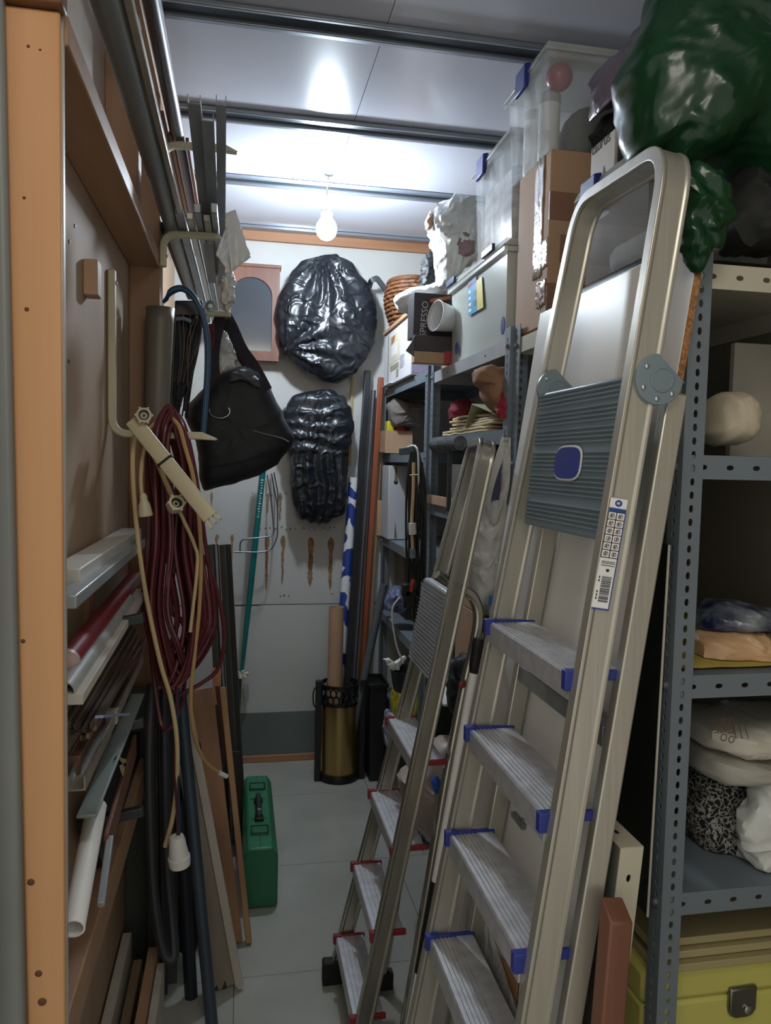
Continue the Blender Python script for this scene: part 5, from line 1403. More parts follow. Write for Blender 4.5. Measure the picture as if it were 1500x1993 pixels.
# lilac bag and dark bundle behind
out = [(1310, -10), (1262, 40), (1212, 88), (1168, 128), (1152, 200), (1150, 236), (1178, 212), (1206, 190), (1240, 215), (1300, 230), (1330, 100)]
solo('lilac_bag', outline_bag(MB(), poly3(out, Y=1.66), (0, 1, 0), .15, n=80, rings=20, amp=.010, f=8, seed=61), BAG_LILAC, 'lilac grey plastic bag spilling out behind the green sack', 'bag')
solo('dark_bundle', outline_bag(MB(), poly3([(1152, 262), (1172, 232), (1215, 212), (1290, 220), (1310, 300), (1260, 330), (1180, 300)], Y=1.73), (0, 1, 0), .10, n=60, rings=16, amp=.010, f=9, seed=62), mat('black_green_cloth', (28, 34, 32), rough=.8), 'dark bundle in the shadow below the lilac bag', 'bundle')
# green sack with its twisted tail
YG = 1.225
out = [(1300, -90), (1262, 30), (1240, 80), (1214, 150), (1222, 200), (1224, 250), (1240, 315), (1280, 330), (1318, 352), (1360, 330), (1400, 305), (1440, 325), (1500, 372), (1560, 392), (1590, 360), (1596, 150), (1580, -90)]
pg = at(1310, 345, Y=YG - .12)


def gpleat(p, s, q, sc):
    dv = p - pg; dv.y = 0
    an = math.atan2(dv.z, dv.x)
    return (.0065 * crumple(p, 7.0, 8) + .012 * math.sin(an * 9 + 2.5 * nz(p, 4, 2)) * math.exp(-dv.length / .16)) if s < .3 else .006 * crumple(p, 5, 8)


T = thing('green_sack', 'big glossy green plastic sack with twisted tail hanging over the shelf', 'bag', at(1400, 400, Y=YG))
part(T, 'sack', outline_bag(MB(), poly3(out, Y=YG), (0, 1, 0), .25, n=190, rings=60, amp=.0016, f=15, seed=71, pw=2.6, disp=gpleat), BAG_GREEN)
out = [(1296, 335), (1330, 372), (1328, 440), (1330, 500), (1340, 528), (1362, 532), (1384, 492), (1412, 462), (1424, 425), (1418, 380), (1404, 330), (1360, 318)]
part(T, 'tail', outline_bag(MB(), poly3(out, Y=1.112), (0, 1, 0), .055, n=130, rings=40, amp=.0042, f=13, seed=75, pw=2.4, disp=lambda p, s, q, sc: .0035 * math.sin(p.x * 150 + p.z * 60 + 7 * nz(p, 9, 2)) if s < .2 else 0), BAG_GREEN)
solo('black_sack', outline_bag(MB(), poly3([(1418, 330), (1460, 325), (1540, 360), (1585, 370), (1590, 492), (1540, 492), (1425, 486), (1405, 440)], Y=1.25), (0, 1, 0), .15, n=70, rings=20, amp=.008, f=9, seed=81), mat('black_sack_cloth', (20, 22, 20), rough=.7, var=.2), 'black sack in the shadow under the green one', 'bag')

# ================================================================ BOARDS AND THINGS BY THE TALL LADDER
def XB(z): return .4565 + .1385 * z
bya, byb = 1.118, at(1045, 610, X=.708).y
zt_ = at(1200, 540, X=.72).z
T = thing('laminate_sheet', 'large white laminated chipboard sheet leaning behind the tall ladder', 'board', (XB(.9), (bya + byb) / 2, 0))
part(T, 'board', MB().hexa([(XB(0), bya, 0), (XB(0), byb, 0), (XB(0) + .013, byb, 0), (XB(0) + .013, bya, 0), (XB(zt_), bya, zt_), (XB(zt_), byb, zt_), (XB(zt_) + .013, byb, zt_), (XB(zt_) + .013, bya, zt_)]), WHITE_MEL, bevel=.0008)
part(T, 'raw_edge', MB().hexa([(XB(0) + .001, bya - .0012, 0), (XB(0) + .0125, bya - .0012, 0), (XB(0) + .0125, bya, 0), (XB(0) + .001, bya, 0), (XB(zt_) + .001, bya - .0012, zt_), (XB(zt_) + .0125, bya - .0012, zt_), (XB(zt_) + .0125, bya, zt_), (XB(zt_) + .001, bya, zt_)]), CHIP, label='raw brown chipboard edge')
q = at(960, 1605, Y=1.40); zz = q.z
part(T, 'hinge_fitting', MB().beam((XB(zz) - .004, 1.38, zz), (XB(zz) - .004, 1.44, zz), .012, .010).lathe([(.010, 0), (.008, .006)], (XB(zz), 1.40, zz), V((-1, 0, .1)), n=14), GALV)
# clear wrapped teal picture
T = thing('wrapped_picture', 'teal picture in clear plastic wrap standing behind the lower ladder steps', 'picture', (.475, 1.38, 0))
def XC(z): return .4438 + .1405 * z
for nm, pts, off, m_ in (('picture', ((1.16, .0), (1.60, .0), (1.60, .40), (1.16, .46)), 0, mat('teal_picture', (52, 104, 108), rough=.4, var=.35, vs=6)), ):
    part(T, nm, MB().prism([V((XC(z) + off, y, z)) for y, z in pts], (.004, 0, 0)), m_)
part(T, 'plastic_wrap', MB().grid(lambda u, v: V((XC((.56 - .12 * abs(u - .75)) * v) - .001 - .0012 * abs(nz((u, v, 0), 5, 4)), 1.15 + .46 * u, (.56 - .12 * abs(u - .75)) * v)), 16, 16), BAG_CLEAR)
part(T, 'brown_backing', MB().prism([V((XC(z) + .005, y, z)) for y, z in ((1.2, 0), (1.50, 0), (1.44, .50), (1.30, .55))], (.003, 0, 0)), CARD_DK, label='brown backing card')
# slotted cream angle, red brown post, glass sheet with pale edge rod
p0 = at(1228, 1650, Y=1.06); 
yb = 1.06
T = thing('slotted_angle', 'cream slotted steel angle leaning upright beside the yellow box', 'bracket', (p0.x, yb, 0))
xa, xb = at(1207, 1650, Y=yb).x, at(1252, 1645, Y=yb).x
low = V((xa - .075, yb, 0)); L_ = math.hypot(.075, p0.z); dirv = V((.075, 0, p0.z)).normalized()
part(T, 'flange', MB().slotplate(low, V((1, 0, 0)), dirv, xb - xa, L_, .082, .008, .013, start=.0), CREAM_RACK, solid=.002, flat=True)
yq = at(1192, 1592, Z=p0.z).y
part(T, 'top_flange', MB().slotplate(V((xa, yb, p0.z)), V((xb - xa, 0, 0)).normalized(), V((0, 1, 0)), xb - xa, .27, .085, .009, .018, start=.01), CREAM_RACK, solid=.002, flat=True)
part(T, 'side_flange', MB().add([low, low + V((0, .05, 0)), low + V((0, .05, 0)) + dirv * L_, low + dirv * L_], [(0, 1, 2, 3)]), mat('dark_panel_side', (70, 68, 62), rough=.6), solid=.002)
T0 = at(1198, 1780, Y=1.02)
solo('wood_post', MB().hexa([(T0.x - .055, 1.00, 0), (T0.x - .010, 1.00, 0), (T0.x - .010, 1.035, 0), (T0.x - .055, 1.035, 0), (T0.x - .018, 1.00, T0.z), (T0.x + .018, 1.00, T0.z - .002), (T0.x + .018, 1.035, T0.z + .018), (T0.x - .018, 1.035, T0.z + .022)]), wood('red_brown_post', (124, 80, 60), (96, 60, 44), 'z', 12), 'reddish brown timber post with slanting pale top at lower right', 'post', bevel=.003)
xr = .712
a, b = at(1258, 1782, X=xr), at(1300, 1060, X=xr)
T = thing('glass_sheet', 'dark glass sheet with thin pale edge between tall ladder and shelf post', 'sheet', a)
part(T, 'sheet', MB().hexa([a + V((.001, 0, 0)), a + V((.001, .30, 0)), a + V((.004, .30, 0)), a + V((.004, 0, 0)), b + V((.001, 0, 0)), b + V((.001, .30, 0)), b + V((.004, .30, 0)), b + V((.004, 0, 0))]), mat('dark_smoked_glass', (26, 28, 28), rough=.12, var=.1))
part(T, 'edge_rod', MB().tube([a + V((0, -.003, 0)), b + V((0, -.003, 0))], .0022, 8), mat('pale_edge_rod', (190, 186, 170), rough=.4), label='thin pale edge')

# ================================================================ NEAR RACK CONTENTS
NX, NY = .765, 1.17
z4, z3, z2, z1_ = .331, .767, 1.152, 1.527
# yellow chest
NY0 = NY; NY = 1.200
ycz = at(1400, 1876, Y=NY).z
x0 = at(1252, 1900, Y=NY).x
T = thing('yellow_chest', 'mustard yellow chest with dark metal latch on the lowest shelf', 'chest', (x0 + .2, NY + .2, z4))
zsm = at(1400, 1938, Y=NY).z
part(T, 'body', MB().box(x0, x0 + .37, NY, NY + .42, z4 + .002, zsm - .0015), YELLOW, bevel=.008)
part(T, 'lid', MB().box(x0 - .001, x0 + .371, NY - .001, NY + .421, zsm, ycz), YELLOW, bevel=.010)
c = at(1440, 1945, Y=NY)
LT = mat('dark_steel_latch', (126, 126, 118), rough=.25, metal=.9, var=.2)
l_ = part(T, 'latch', MB().prism([(c.x + .028 * a, NY - .010, c.z + .030 * b) for a, b in ((-1, .95), (1, 1), (1, -.5), (.75, -.9), (.3, -1), (-.5, -1), (-.9, -.8), (-1, -.4))], (0, .011, 0)), LT, label='dark steel latch', bevel=.004)
part(l_, 'latch_button', MB().lathe([(.009, 0), (.008, .004), (.003, .006)], (c.x + .008, NY - .010, c.z - .012), V((0, -1, 0)), n=14), CHROME)
part(T, 'rivet', MB().lathe([(.003, 0), (.002, .002)], (x0 + .006, NY - .001, zsm - .004), V((0, -1, 0)), n=8), DARKMETAL)
zb = ycz + .001
IV = wood('ivory_board', (178, 166, 124), (160, 146, 104), 'x', 8, rough=.5)
for k in range(3):
    solo('wood_board', MB().box(x0 + .018 + .012 * (k % 2), x0 + .38, NY - .012 + .012 * k, NY + .40, zb, zb + .0145), IV, ('lowest ivory board stacked on the yellow chest', 'middle ivory board stacked on the yellow chest', 'top ivory board stacked on the yellow chest')[k], 'board', 'ivory boards on the yellow chest', bevel=.002)
    zb += .0165
NY = NY0 + .022
# shelf 3: animal print cushion, clear bag, sacks
PR = mat('animal_print_fabric', (20, 20, 20), rough=.9)
nt = PR.node_tree; N = nt.nodes; L = nt.links
vo = N.new('ShaderNodeTexVoronoi'); vo.feature = 'DISTANCE_TO_EDGE'; vo.inputs['Scale'].default_value = 85
ns = N.new('ShaderNodeTexNoise'); ns.inputs['Scale'].default_value = 30; ns.inputs['Detail'].default_value = 4
tc = N.new('ShaderNodeTexCoord'); mx = N.new('ShaderNodeMix'); mx.data_type = 'VECTOR'; mx.inputs[0].default_value = .06
L.new(tc.outputs['Object'], ns.inputs['Vector']); L.new(tc.outputs['Object'], mx.inputs[4]); L.new(ns.outputs['Color'], mx.inputs[5]); L.new(mx.outputs[1], vo.inputs['Vector'])
rp = N.new('ShaderNodeValToRGB'); rp.color_ramp.elements[0].position = .045; rp.color_ramp.elements[0].color = lin((150, 148, 140)); rp.color_ramp.elements[1].position = .11; rp.color_ramp.elements[1].color = lin((20, 20, 20))
L.new(vo.outputs['Distance'], rp.inputs[0]); L.new(rp.outputs[0], N['Principled BSDF'].inputs['Base Color'])
out = [(1345, 1500), (1400, 1490), (1440, 1520), (1462, 1570), (1478, 1640), (1500, 1700), (1520, 1735), (1450, 1735), (1400, 1715), (1352, 1700), (1330, 1600)]
solo('print_cushion', outline_bag(MB(), poly3(out, Y=NY + .135), (0, 1, 0), .15, n=70, rings=18, amp=.006, f=9, seed=91, zmin=z3 + .001), PR, 'black and white animal print cushion slumped on the shelf', 'cushion')
out = [(1437, 1620), (1450, 1590), (1470, 1560), (1475, 1520), (1500, 1495), (1545, 1490), (1585, 1560), (1585, 1700), (1540, 1738), (1480, 1712), (1450, 1680)]
solo('clear_bag', outline_bag(MB(), poly3(out, Y=NY + .03), (0, 1, 0), .09, n=110, rings=34, amp=.009, f=12, seed=93, zmin=z3 + .001), film('frosted_bag_plastic', (206, 208, 202), rough=.3, bs=12, bump=.5), 'bulging frosted plastic bag in front of the print cushion', 'bag')
SACK = mat('white_paper_sack', (196, 190, 176), rough=.6, var=.07, vs=7, bump=.12, bs=26)
out = [(1345, 1400), (1420, 1392), (1500, 1384), (1570, 1385), (1582, 1440), (1500, 1442), (1420, 1452), (1372, 1446), (1345, 1440)]
T = thing('printed_sack', 'white sack with dark printed lines, upper of two under the shelf', 'sack', at(1450, 1450, Y=NY + .1), 'white sacks on the shelf')
part(T, 'sack', outline_bag(MB(), poly3(out, Y=NY + .10), (0, 1, 0), .22, n=80, rings=20, amp=.006, f=11, seed=95, pw=3.2), SACK)
out2 = [(1345, 1452), (1380, 1446), (1440, 1452), (1500, 1442), (1570, 1440), (1582, 1480), (1500, 1474), (1440, 1486), (1370, 1500), (1345, 1492)]
T2 = thing('printed_sack', 'grey white sack, lower of two above the print cushion', 'sack', at(1450, 1495, Y=NY + .1), 'white sacks on the shelf')
part(T2, 'sack', outline_bag(MB(), poly3(out2, Y=NY + .10), (0, 1, 0), .24, n=80, rings=20, amp=.006, f=11, seed=96, pw=3.0), mat('grey_sack', (164, 162, 150), rough=.5, var=.1, vs=8, bump=.12, bs=26))
for px, py, s_, tx in ((1386, 1403, .014, 'NET'), (1398, 1399, .019, 'PESO'), (1413, 1397, .018, 'NETO')):
    p = at(px, py, Y=NY - .012)
    text(T, 'printed_word', tx, s_, p, (.16, 0, -1), (1, 0, .16), INK_BR)
for k in range(3):
    p0, p1 = at(1425 + 10 * k, 1398, Y=NY - .013), at(1432 + 12 * k, 1438, Y=NY - .013)
    part(T, 'printed_line', MB().tube([p0, p1], .0008, 5), INK_BR)
# shelf 2: paper lining, tan roll, blue packet, brown boxes
solo('yellow_paper', MB().grid(lambda u, v: V((NX - .03 + .36 * u, NY - .012 + .6 * v, z2 + .003 + .003 * abs(nz((u * 3, v * 3, 0), 2)))), 12, 10), mat('yellow_lining', (176, 154, 70), rough=.7), 'yellow paper lining under the packets on the middle shelf', 'paper', solid=.0015)
out = [(1352, 1240), (1385, 1226), (1440, 1222), (1500, 1232), (1570, 1240), (1585, 1300), (1500, 1302), (1440, 1312), (1395, 1314), (1352, 1300)]
solo('tan_packet', outline_bag(MB(), poly3(out, Y=NY + .07), (0, 1, 0), .13, n=110, rings=30, amp=.006, f=15, seed=97, pw=2.8, zmin=z2 + .006), film('tan_plastic_pack', (204, 166, 124), rough=.3, bs=10, bump=.4), 'tan roll packed in clear plastic on the middle shelf', 'packet')
out = [(1352, 1196), (1400, 1168), (1450, 1176), (1520, 1200), (1570, 1190), (1585, 1228), (1500, 1224), (1440, 1216), (1352, 1222)]
solo('blue_packet', outline_bag(MB(), poly3(out, Y=NY + .10), (0, 1, 0), .16, n=80, rings=20, amp=.007, f=16, seed=98, pw=2.6), mat('navy_print_pack', (24, 32, 62), col2=(150, 156, 160), rough=.25, vs=11, det=8, bump=.2, bs=20), 'dark blue printed packet lying on the tan roll', 'packet')
for k, (dz, m_, lb) in enumerate(((0, mat('grey_brown_box', (124, 108, 92), rough=.4), 'lower grey brown flat box behind the shelf post'), (.036, mat('mauve_brown_box', (128, 112, 100), rough=.25, var=.2, vs=20), 'upper grey brown flat box wrapped in shiny film'))):
    solo('flat_box', MB().box(NX + .0, NX + .13, 1.40, 1.80, z2 + .012 + dz, z2 + .046 + dz), m_, lb, 'box', 'flat boxes on the middle shelf', bevel=.004)
# shelf 1: white bundle and white panel
out = [(1380, 800), (1395, 770), (1425, 758), (1448, 775), (1455, 810), (1446, 850), (1430, 868), (1385, 866), (1370, 845)]
solo('cloth_bundle', outline_bag(MB(), poly3(out, Y=NY + .08), (0, 1, 0), .14, n=70, rings=18, amp=.004, f=9, seed=99, zmin=z1_ + .001), mat('cream_linen', (196, 184, 160), rough=.85, var=.06, bump=.15, bs=30), 'bundled cream cloth standing on the upper shelf', 'bundle')
a = at(1456, 660, Y=NY + .16); b = at(1456, 868, Y=NY + .16)
solo('leaning_board', MB().box(a.x, a.x + .24, NY + .20, NY + .215, z1_ + .001, a.z), mat('grey_white_board', (176, 170, 156), rough=.6), 'grey white board upright behind the cream cloth bundle', 'board', bevel=.002)
solo('black_spool', MB().lathe([(.020, 0), (.022, .01), (.012, .03), (.016, .05), (.010, .06)], (NX + .03, NY + .05, z1_ + .001), n=16), BLACK_PL, 'small black spool standing left of the cream cloth', 'spool')

# ================================================================ MIDDLE AND FAR RACK CONTENTS
# ---- far rack, second shelf
fz = 1.547
y0 = 3.56
a, b = at(750, 845, Y=y0), at(803, 845, Y=y0)
T = carton('open_carton', 'open brown carton with a raised flap and bright packets inside', 'box', a.x, b.x, y0, y0 + .14, fz + .001, at(770, 838, Y=y0).z, CARD, flaps=1)
za = at(770, 838, Y=y0).z
part(T, 'flap', MB().hexa([(a.x + .06, y0 + .10, za), (b.x, y0 + .10, za), (b.x, y0 + .104, za), (a.x + .06, y0 + .104, za), (a.x + .045, y0 + .0, za + .055), (b.x + .01, y0 + .02, za + .03), (b.x + .01, y0 + .024, za + .03), (a.x + .045, y0 + .004, za + .055)]), CARD, bevel=.001)
solo('yellow_packet', MB().box(a.x + .012, a.x + .045, y0 + .02, y0 + .08, fz + .006, za + .045), YELLOW_PL, 'yellow packet standing in the open carton', 'packet', bevel=.004)
solo('red_packet', MB().hexa([(a.x + .05, y0 + .02, fz + .006), (a.x + .085, y0 + .02, fz + .006), (a.x + .085, y0 + .08, fz + .006), (a.x + .05, y0 + .08, fz + .006), (a.x + .060, y0 + .02, za + .035), (a.x + .10, y0 + .02, za + .012), (a.x + .10, y0 + .08, za + .012), (a.x + .060, y0 + .08, za + .035)]), mat('red_white_pack', (190, 60, 62), rough=.4, var=.3, vs=20), 'red and white packet leaning in the open carton', 'packet', bevel=.003)
solo('fleece_bundle', outline_bag(MB(), poly3([(752, 790), (768, 775), (800, 778), (830, 785), (845, 810), (830, 832), (760, 830)], Y=3.58), (0, 1, 0), .16, n=60, rings=16, amp=.008, f=12, seed=101), CLOTH_GREY, 'grey brown fleece bundle behind the open carton', 'bundle')
# ---- middle rack, second shelf: papers and cloth
mz = 1.602
p = [at(x, y, X=.76) for x, y in ((862, 836), (925, 826))]
zz = mz + .002
for k in range(6):
    y0_, y1_ = 2.12 + rnd.uniform(0, .05), 2.66 + rnd.uniform(-.10, .03)
    solo('paper_stack', MB().grid(lambda u, v: V((.719 + .17 * u + .004 * k, y0_ + (y1_ - y0_) * v, zz + .006 * math.sin(v * 4 + k) * (k / 6) + .004 * nz((u * 2, v * 4, k), 2))), 6, 14), PAPER_T,
         ('lowest', 'second lowest', 'third', 'fourth', 'second highest', 'topmost')[k] + ' tan paper in the untidy stack on the middle rack', 'paper', 'tan papers on the middle rack', solid=.007)
    zz += .0105
q = [at(x, y, X=.745) for x, y in ((912, 835), (922, 790), (975, 808), (968, 830))]
fo = [at(x, y, X=.722) for x, y in ((908, 832), (921, 787), (938, 793), (960, 803), (986, 818))]
solo('bent_folder', MB().sweep([q_ + V((.08, 0, 0)) for q_ in fo], [(-.0025, -.085), (.0025, -.085), (.0025, .085), (-.0025, .085)], V((1, 0, 0))), mat('green_tan_card', (168, 156, 120), col2=(112, 124, 98), rough=.7, vs=6), 'bent green and tan folder leaning on the paper stack', 'folder', bevel=.001)
solo('tan_garment', outline_bag(MB(), poly3([(925, 722), (945, 712), (978, 716), (986, 750), (984, 790), (960, 800), (944, 780), (940, 752), (924, 745)], Y=2.10), (0, 1, 0), .14, n=64, rings=18, amp=.005, f=15, seed=103), CLOTH_TAN, 'tan cloth garment heaped on the right of the middle rack', 'cloth')
solo('crimson_bag', outline_bag(MB(), poly3([(966, 788), (980, 766), (988, 760), (990, 800), (984, 818), (970, 815)], Y=2.02), (0, 1, 0), .06, n=40, rings=12, amp=.005, f=20, seed=104), CLOTH_RED, 'bright crimson plastic packet beside the tan garment', 'packet')
solo('dark_red_cloth', outline_bag(MB(), poly3([(872, 800), (884, 780), (905, 775), (925, 790), (930, 822), (880, 825)], Y=2.74), (0, 1, 0), .12, n=44, rings=12, amp=.004, f=15, seed=105), mat('deep_crimson', (110, 26, 42), rough=.85), 'dark crimson cloth in the shade behind the papers', 'cloth')
# ---- far rack, third shelf
f3 = 1.137
y0 = 3.53
a, b = at(757, 906, Y=y0), at(793, 1050, Y=y0)
T = thing('file_box', 'tall white file box with dark finger hole and tan ribbon', 'box', ((a.x + b.x) / 2, y0 + .12, f3))
part(T, 'body', MB().box(a.x, b.x, y0, y0 + .17, f3 + .001, a.z), mat('white_file_card', (186, 188, 190), rough=.6, var=.04), bevel=.003)
c = at(770, 938, Y=y0)
part(T, 'finger_hole', MB().lathe([(.010, 0), (.010, .001), (.001, .0012)], (c.x, y0 - .0006, c.z), V((0, -1, 0)), n=14), BLACK_PL)
part(T, 'ribbon', MB().box(c.x - .006, c.x + .006, y0 - .003, y0 - .0015, c.z, a.z), mat('tan_ribbon', (120, 104, 70), rough=.8))
part(T, 'ribbon', MB().prism([(c.x - .002, y0 - .003, f3 + .01), (c.x + .010, y0 - .003, f3 + .01), (c.x + .001, y0 - .003, f3 + .09)], (0, .0015, 0)), mat('tan_ribbon', (120, 104, 70)))
carton('cardboard_box', 'narrow brown carton left of the white file box', 'box', a.x - .020, a.x + .03, y0 + .175, y0 + .20, f3 + .001, at(745, 978, Y=y0).z, CARD)
# ---- hanging cables
T = thing('cable_hook', 'thin steel rod hook on the rack post holding the black cables', 'hook', at(806, 875, Y=2.82))
pts = [at(790, 872, Y=2.86), at(800, 868, Y=2.82), at(809, 870, Y=2.79), at(814, 890, Y=2.78), at(814, 960, Y=2.78)]
part(T, 'rod', MB().tube(spline(pts, 6), .004, 8), WHITE_PL)
part(T, 'bracket', MB().hexa([at(x, y, Y=Y) for Y in (2.80, 2.86) for x, y in ((776, 886), (806, 884), (806, 868), (776, 872))]), RACK_DK, bevel=.003)
T = thing('black_cables', 'hank of black cables and adaptors hanging on the rack post', 'cables', at(805, 1200, Y=2.78))
for k in range(13):
    t = k / 12
    x = 792 + 34 * t
    yb_ = 1160 + rnd.uniform(-50, 60)
    pts = [at(800 + 14 * t, 880, Y=2.80), at(x + rnd.uniform(-3, 3), 940, Y=2.78), at(x + rnd.uniform(-4, 4), 1050, Y=2.77 + rnd.uniform(-.02, .02)), at(x + rnd.uniform(-5, 5), yb_, Y=2.77)]
    part(T, 'cable', MB().tube(spline(pts, 6), .0042, 6), BLACK_RUB)
for px, py, w_, h_ in ((797, 1165, .05, .07), (812, 1180, .04, .09), (790, 1148, .035, .05)):
    c = at(px, py, Y=2.76)
    part(T, 'adaptor', MB().box(c.x - w_ / 2, c.x + w_ / 2, c.y - .02, c.y + .02, c.z - h_ / 2, c.z + h_ / 2), BLACK_PL, bevel=.006)
c = at(801, 1140, Y=2.74)
part(T, 'red_plug', MB().beam(at(799, 1152, Y=2.74), at(804, 1128, Y=2.74), .014, .012), mat('red_plug_plastic', (190, 50, 48), rough=.4), label='small red plug', bevel=.003)
T = thing('white_cables', 'white cable with connector hanging among the black ones', 'cable', at(804, 1085, Y=2.75))
pts = [at(805, 900, Y=2.76), at(804, 960, Y=2.75), at(801, 1020, Y=2.75), at(804, 1085, Y=2.75)]
part(T, 'cable', MB().tube(spline(pts, 6), .0065, 8), CREAM_CORD)
part(T, 'connector', MB().tube([at(802, 1018, Y=2.745), at(803, 1040, Y=2.745)], .015, 10), WHITE_PL)
part(T, 'connector', MB().tube([at(803, 1068, Y=2.745), at(803, 1086, Y=2.745)], .012, 10), GREY_PL)
part(T, 'tie', MB().tube([at(797, 925, Y=2.745), at(813, 924, Y=2.745)], .003, 6), CREAM_CORD)
T = thing('white_wire', 'thin white wire looping from the rack shelf towards the floor', 'wire', at(770, 1240, Y=2.95))
part(T, 'wire', MB().tube(spline([at(x, y, Y=2.9) for x, y in ((786, 1070), (793, 1100), (800, 1130))], 5), .003, 6), CREAM_CORD)
part(T, 'wire', MB().tube(spline([at(x, y, Y=2.88) for x, y in ((778, 1162), (765, 1180), (763, 1205), (768, 1240), (774, 1265), (785, 1290))], 6), .0035, 6), WHITE_PL)
# ---- far rack lower shelves
f4 = .762
solo('blue_printed_pack', outline_bag(MB(), poly3([(750, 1160), (770, 1140), (790, 1145), (800, 1175), (782, 1192), (748, 1186)], Y=3.30), (0, 1, 0), .14, n=50, rings=14, amp=.006, f=16, seed=111), mat('blue_black_print', (26, 36, 78), col2=(130, 140, 170), rough=.3, vs=18, det=6), 'blue and black printed packet on the far rack', 'packet')
solo('grey_boxes', MB().box(.76, .90, 3.45, 3.65, f3 - .30, f3 - .06), mat('grey_carton', (118, 116, 106), rough=.7), 'grey carton at the back of the far rack', 'box', bevel=.003)
carton('brown_tray', 'low brown tray of tangled wires on the far rack', 'tray', .735, .90, 2.90, 3.12, f4 + .001, f4 + .05, mat('brown_tray', (96, 70, 54), rough=.6), flaps=1)
solo('green_crate', MB().box(.72, .95, 2.875, 3.25, .378, .575), mat('olive_green_crate', (74, 86, 62), rough=.6, var=.1), 'dull olive green crate on the lower far shelf under the black bucket', 'crate', bevel=.006)
T = thing('black_pot', 'black bucket with crumpled white paper on the lower far shelf', 'bucket', at(785, 1335, Y=2.92))
c = V((at(780, 1330, Y=2.97).x + .03, 2.975, .577))
part(T, 'body', MB().lathe([(.055, 0), (.06, .008), (.072, .085), (.075, .09), (.069, .09), (.055, .02), (.001, .02)], c, n=24), BLACK_PL)
solo('crumpled_paper', outline_bag(MB(), poly3([(744, 1282), (756, 1280), (768, 1292), (786, 1276), (792, 1280), (775, 1304), (762, 1306)], Y=2.93), (0, 1, 0), .03, n=40, rings=10, amp=.004, f=30, seed=113), PAPER_W, 'crumpled white paper sticking out of the black bucket', 'paper')
GLV = mat('yellow_rubber', (204, 194, 62), rough=.45, var=.08)
for k, (px, lb) in enumerate(((771, 'yellow rubber glove draped over the olive crate edge, left one'), (803, 'yellow rubber glove behind the small ladder rail, right one'))):
    T = thing('rubber_glove', lb, 'glove', at(px, 1390, Y=2.84), 'yellow rubber gloves')
    base = at(px, 1365, Y=2.80)
    part(T, 'hand', outline_bag(MB(), poly3([(px - 9, 1345), (px - 3, 1322), (px + 6, 1324), (px + 10, 1350), (px + 9, 1380), (px + 2, 1398), (px - 6, 1396), (px - 9, 1372)], X=.706), (1, 0, 0), .022, n=40, rings=12, amp=.003, f=25, seed=115 + k), GLV)
solo('white_blue_bag', outline_bag(MB(), poly3([(738, 1398), (748, 1376), (764, 1390), (772, 1445), (768, 1465), (756, 1455), (742, 1430)], X=.695), (1, 0, 0), .04, n=44, rings=12, amp=.005, f=20, seed=117), mat('white_blue_print', (196, 198, 196), col2=(50, 80, 150), rough=.4, vs=14), 'white and blue printed bag hanging from the lowest far shelf', 'bag')
# ---- middle rack third shelf
m3 = 1.352
T = thing('fluffy_roller', 'dark grey fluffy paint roller lying under the middle shelf', 'roller', at(868, 880, Y=2.40))
a, b = at(846, 866, Y=2.40), at(896, 862, Y=2.2)
part(T, 'sleeve', MB().tube([a, b], .022, 16), mat('grey_fluff', (98, 102, 106), rough=1, var=.3, vs=60, bump=.8, bs=140))
part(T, 'support', MB().beam((a + b) / 2 + V((.01, 0, -.02)), V(((a + b).x / 2 + .01, (a + b).y / 2, m3 + .001)), .012, .012, V((0, 1, 0))), DARKMETAL)
carton('white_carton', 'white carton with grey top on the middle rack behind the ladder', 'box', .745, .90, 2.20, 2.42, m3 + .001, at(880, 905, X=.745).z, mat('white_grey_card', (180, 180, 180), rough=.5, var=.06))
carton('grey_carton', 'dark grey carton left of the white one on the middle rack', 'box', .745, .90, 2.46, 2.66, m3 + .001, m3 + .15, mat('dull_grey_card', (108, 106, 98), rough=.6))
solo('wood_edge', MB().box(.706, .7145, 2.25, 2.82, 1.352, 1.385), CARD, 'brown wooden edge strip along the front of the middle shelf', 'strip', bevel=.001)
solo('navy_tray', MB().box(.74, 1.0, 2.0, 2.17, m3 + .001, m3 + .16), mat('navy_tray_plastic', (34, 38, 56), rough=.4), 'dark navy tray behind the small ladder loop', 'tray', bevel=.006)
for k, (y0_, z0_, z1__, lb) in enumerate(((2.25, 1.03, 1.19, 'brown carton upper of two seen between the small ladder rails'), (2.22, .84, 1.02, 'brown carton lower of two seen between the small ladder rails'))):
    carton('cardboard_box', lb, 'box', .745, .96, y0_, y0_ + .30, z0_ if k == 0 else .762, z1__ if k == 0 else 1.028, CARD)
solo('black_bag', outline_bag(MB(), poly3([(880, 1290), (905, 1265), (925, 1290), (920, 1390), (895, 1410), (872, 1370)], Y=2.05), (0, 1, 0), .12, n=50, rings=14, amp=.007, f=12, seed=121), CLOTH_BLK, 'black bag hanging behind the small ladder platform', 'bag')
carton('green_carton', 'pale green carton on the lower middle shelf', 'box', .745, .95, 2.02, 2.30, .382, .56, mat('pale_green_card', (150, 164, 140), rough=.6))
solo('printed_leaflets', MB().beam(at(862, 1322, X=.70), at(892, 1372, X=.70), .10, .008), PAPER_W, 'white printed leaflets lying on the lower middle shelf edge', 'paper', bevel=.001)
out = [(842, 1520), (858, 1470), (880, 1440), (900, 1450), (905, 1520), (885, 1580), (850, 1600), (835, 1570)]
T = thing('white_sack', 'white and pink plastic sack with blue patch on the floor', 'sack', at(865, 1600, Y=2.15))
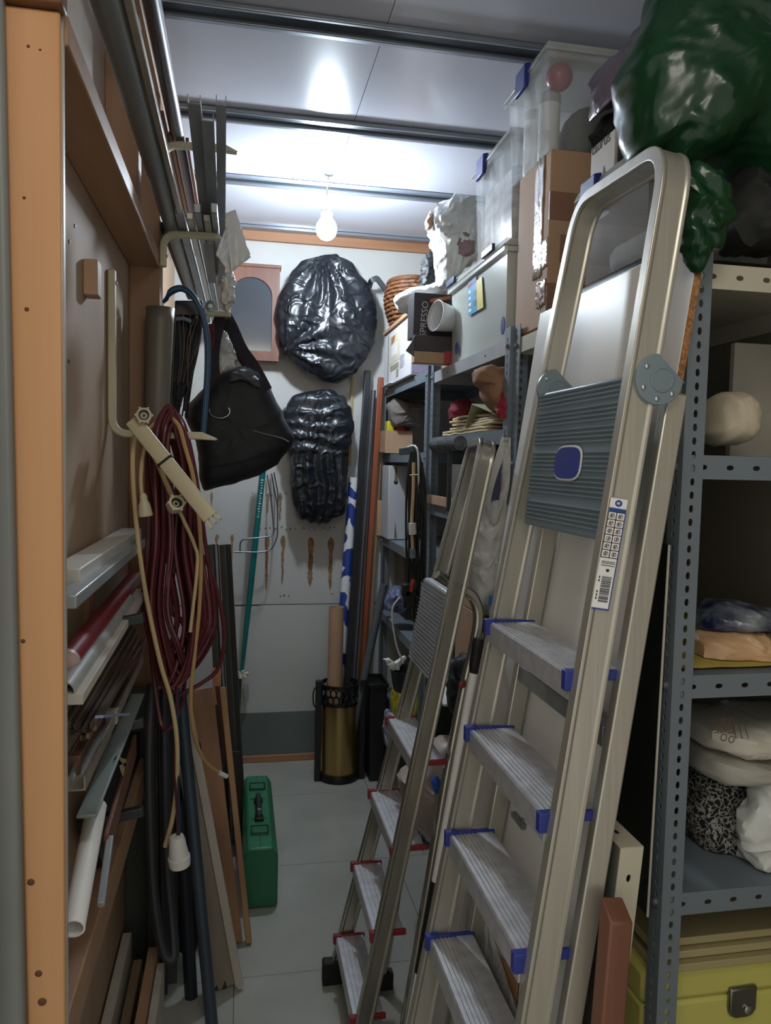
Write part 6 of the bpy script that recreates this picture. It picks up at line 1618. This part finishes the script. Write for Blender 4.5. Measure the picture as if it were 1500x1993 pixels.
part(T, 'sack', outline_bag(MB(), poly3([(775, 1510), (815, 1480), (850, 1440), (882, 1430), (888, 1520), (872, 1620), (840, 1640), (790, 1600)], Y=2.40), (0, 1, 0), .16, n=70, rings=18, amp=.008, f=9, seed=123), film('pale_pink_sack', (176, 158, 146), rough=.4, bs=9, bump=.3, var=.2))
part(T, 'blue_patch', outline_bag(MB(), poly3([(838, 1520), (848, 1508), (858, 1520), (856, 1545), (846, 1545)], Y=2.30), (0, 1, 0), .02, n=30, rings=8, amp=.001), mat('bright_blue_print', (40, 90, 190), rough=.4), label='bright blue printed patch')

# ---- white carrier bag hung on the rack
YC = 1.955
T = thing('carrier_bag', 'white plastic carrier bag hanging by its handles on the rack post', 'bag', at(955, 1180, Y=YC))
out = [(948, 990), (960, 970), (985, 968), (990, 1020), (985, 1090), (972, 1150), (962, 1182), (935, 1188), (915, 1170), (914, 1110), (922, 1050), (938, 1010)]
part(T, 'bag', outline_bag(MB(), poly3(out, Y=YC), (0, 1, 0), .10, n=90, rings=24, amp=.007, f=9, seed=131, pw=2.8), BAG_WHITE)
for k, pts in enumerate((((984, 852), (975, 880), (958, 930), (948, 970), (944, 1005)), ((986, 852), (986, 900), (984, 940), (978, 975), (976, 1000)))):
    part(T, 'handle', MB().sweep(spline([at(x, y, Y=YC - .03) for x, y in pts], 6), [(-.010, -.002), (.010, -.002), (.010, .002), (-.010, .002)], V((0, 1, 0))), BAG_WHITE)
part(T, 'fold', MB().tube(spline([at(x, y, Y=YC - .055) for x, y in ((944, 980), (950, 1000), (962, 1018), (970, 1000), (978, 975))], 6), .003, 6), BAG_WHITE)
c = at(961, 1176, Y=YC - .09)
T = thing('water_bottle', 'small clear bottle with bright blue cap at the foot of the carrier bag', 'bottle', c)
part(T, 'cap', MB().lathe([(.014, .0), (.014, .018), (.012, .022), (.001, .022)], c, n=16), mat('sky_blue_plastic', (54, 122, 196), rough=.35), label='bright blue cap')
part(T, 'neck', MB().lathe([(.013, -.030), (.014, -.016), (.011, -.008), (.011, .001)], c, n=16), mat('pale_bottle', (150, 176, 196), rough=.15))
c = at(962, 1205, Y=YC - .09)
solo('black_block', MB().box(c.x - .035, c.x + .02, c.y - .02, c.y + .04, c.z - .034, c.z + .000), BLACK_PL, 'black plastic block just under the blue cap', 'block', bevel=.004)

# ---- broom pole
YP = 1.70
T = thing('broom_pole', 'white pole with black grip leaning beside the small ladder', 'pole', at(822, 1860, Y=YP))
a, b, c, d = at(931, 1245, Y=YP + .02), at(922, 1310, Y=YP + .02), at(848, 1715, Y=YP), at(818, 1880, Y=YP)
foot = d + (d - c).normalized() * ((d.z - .01) / -((d - c).normalized().z))
part(T, 'grip', MB().lathe([(.010, 0), (.013, .006), (.0145, .02), (.0135, .06), (.015, .07), (.012, .085)], b, (a - b), n=16), BLACK_RUB, label='black rubber grip')
part(T, 'pole', MB().tube([b, c], .0108, 14), WHITE_PL)
part(T, 'lower_sleeve', MB().tube([c, c.lerp(foot, .45)], .0125, 14), BLACK_PL, label='black lower sleeve')
part(T, 'lower_pole', MB().tube([c.lerp(foot, .45), foot], .0105, 12), WHITE_PL)
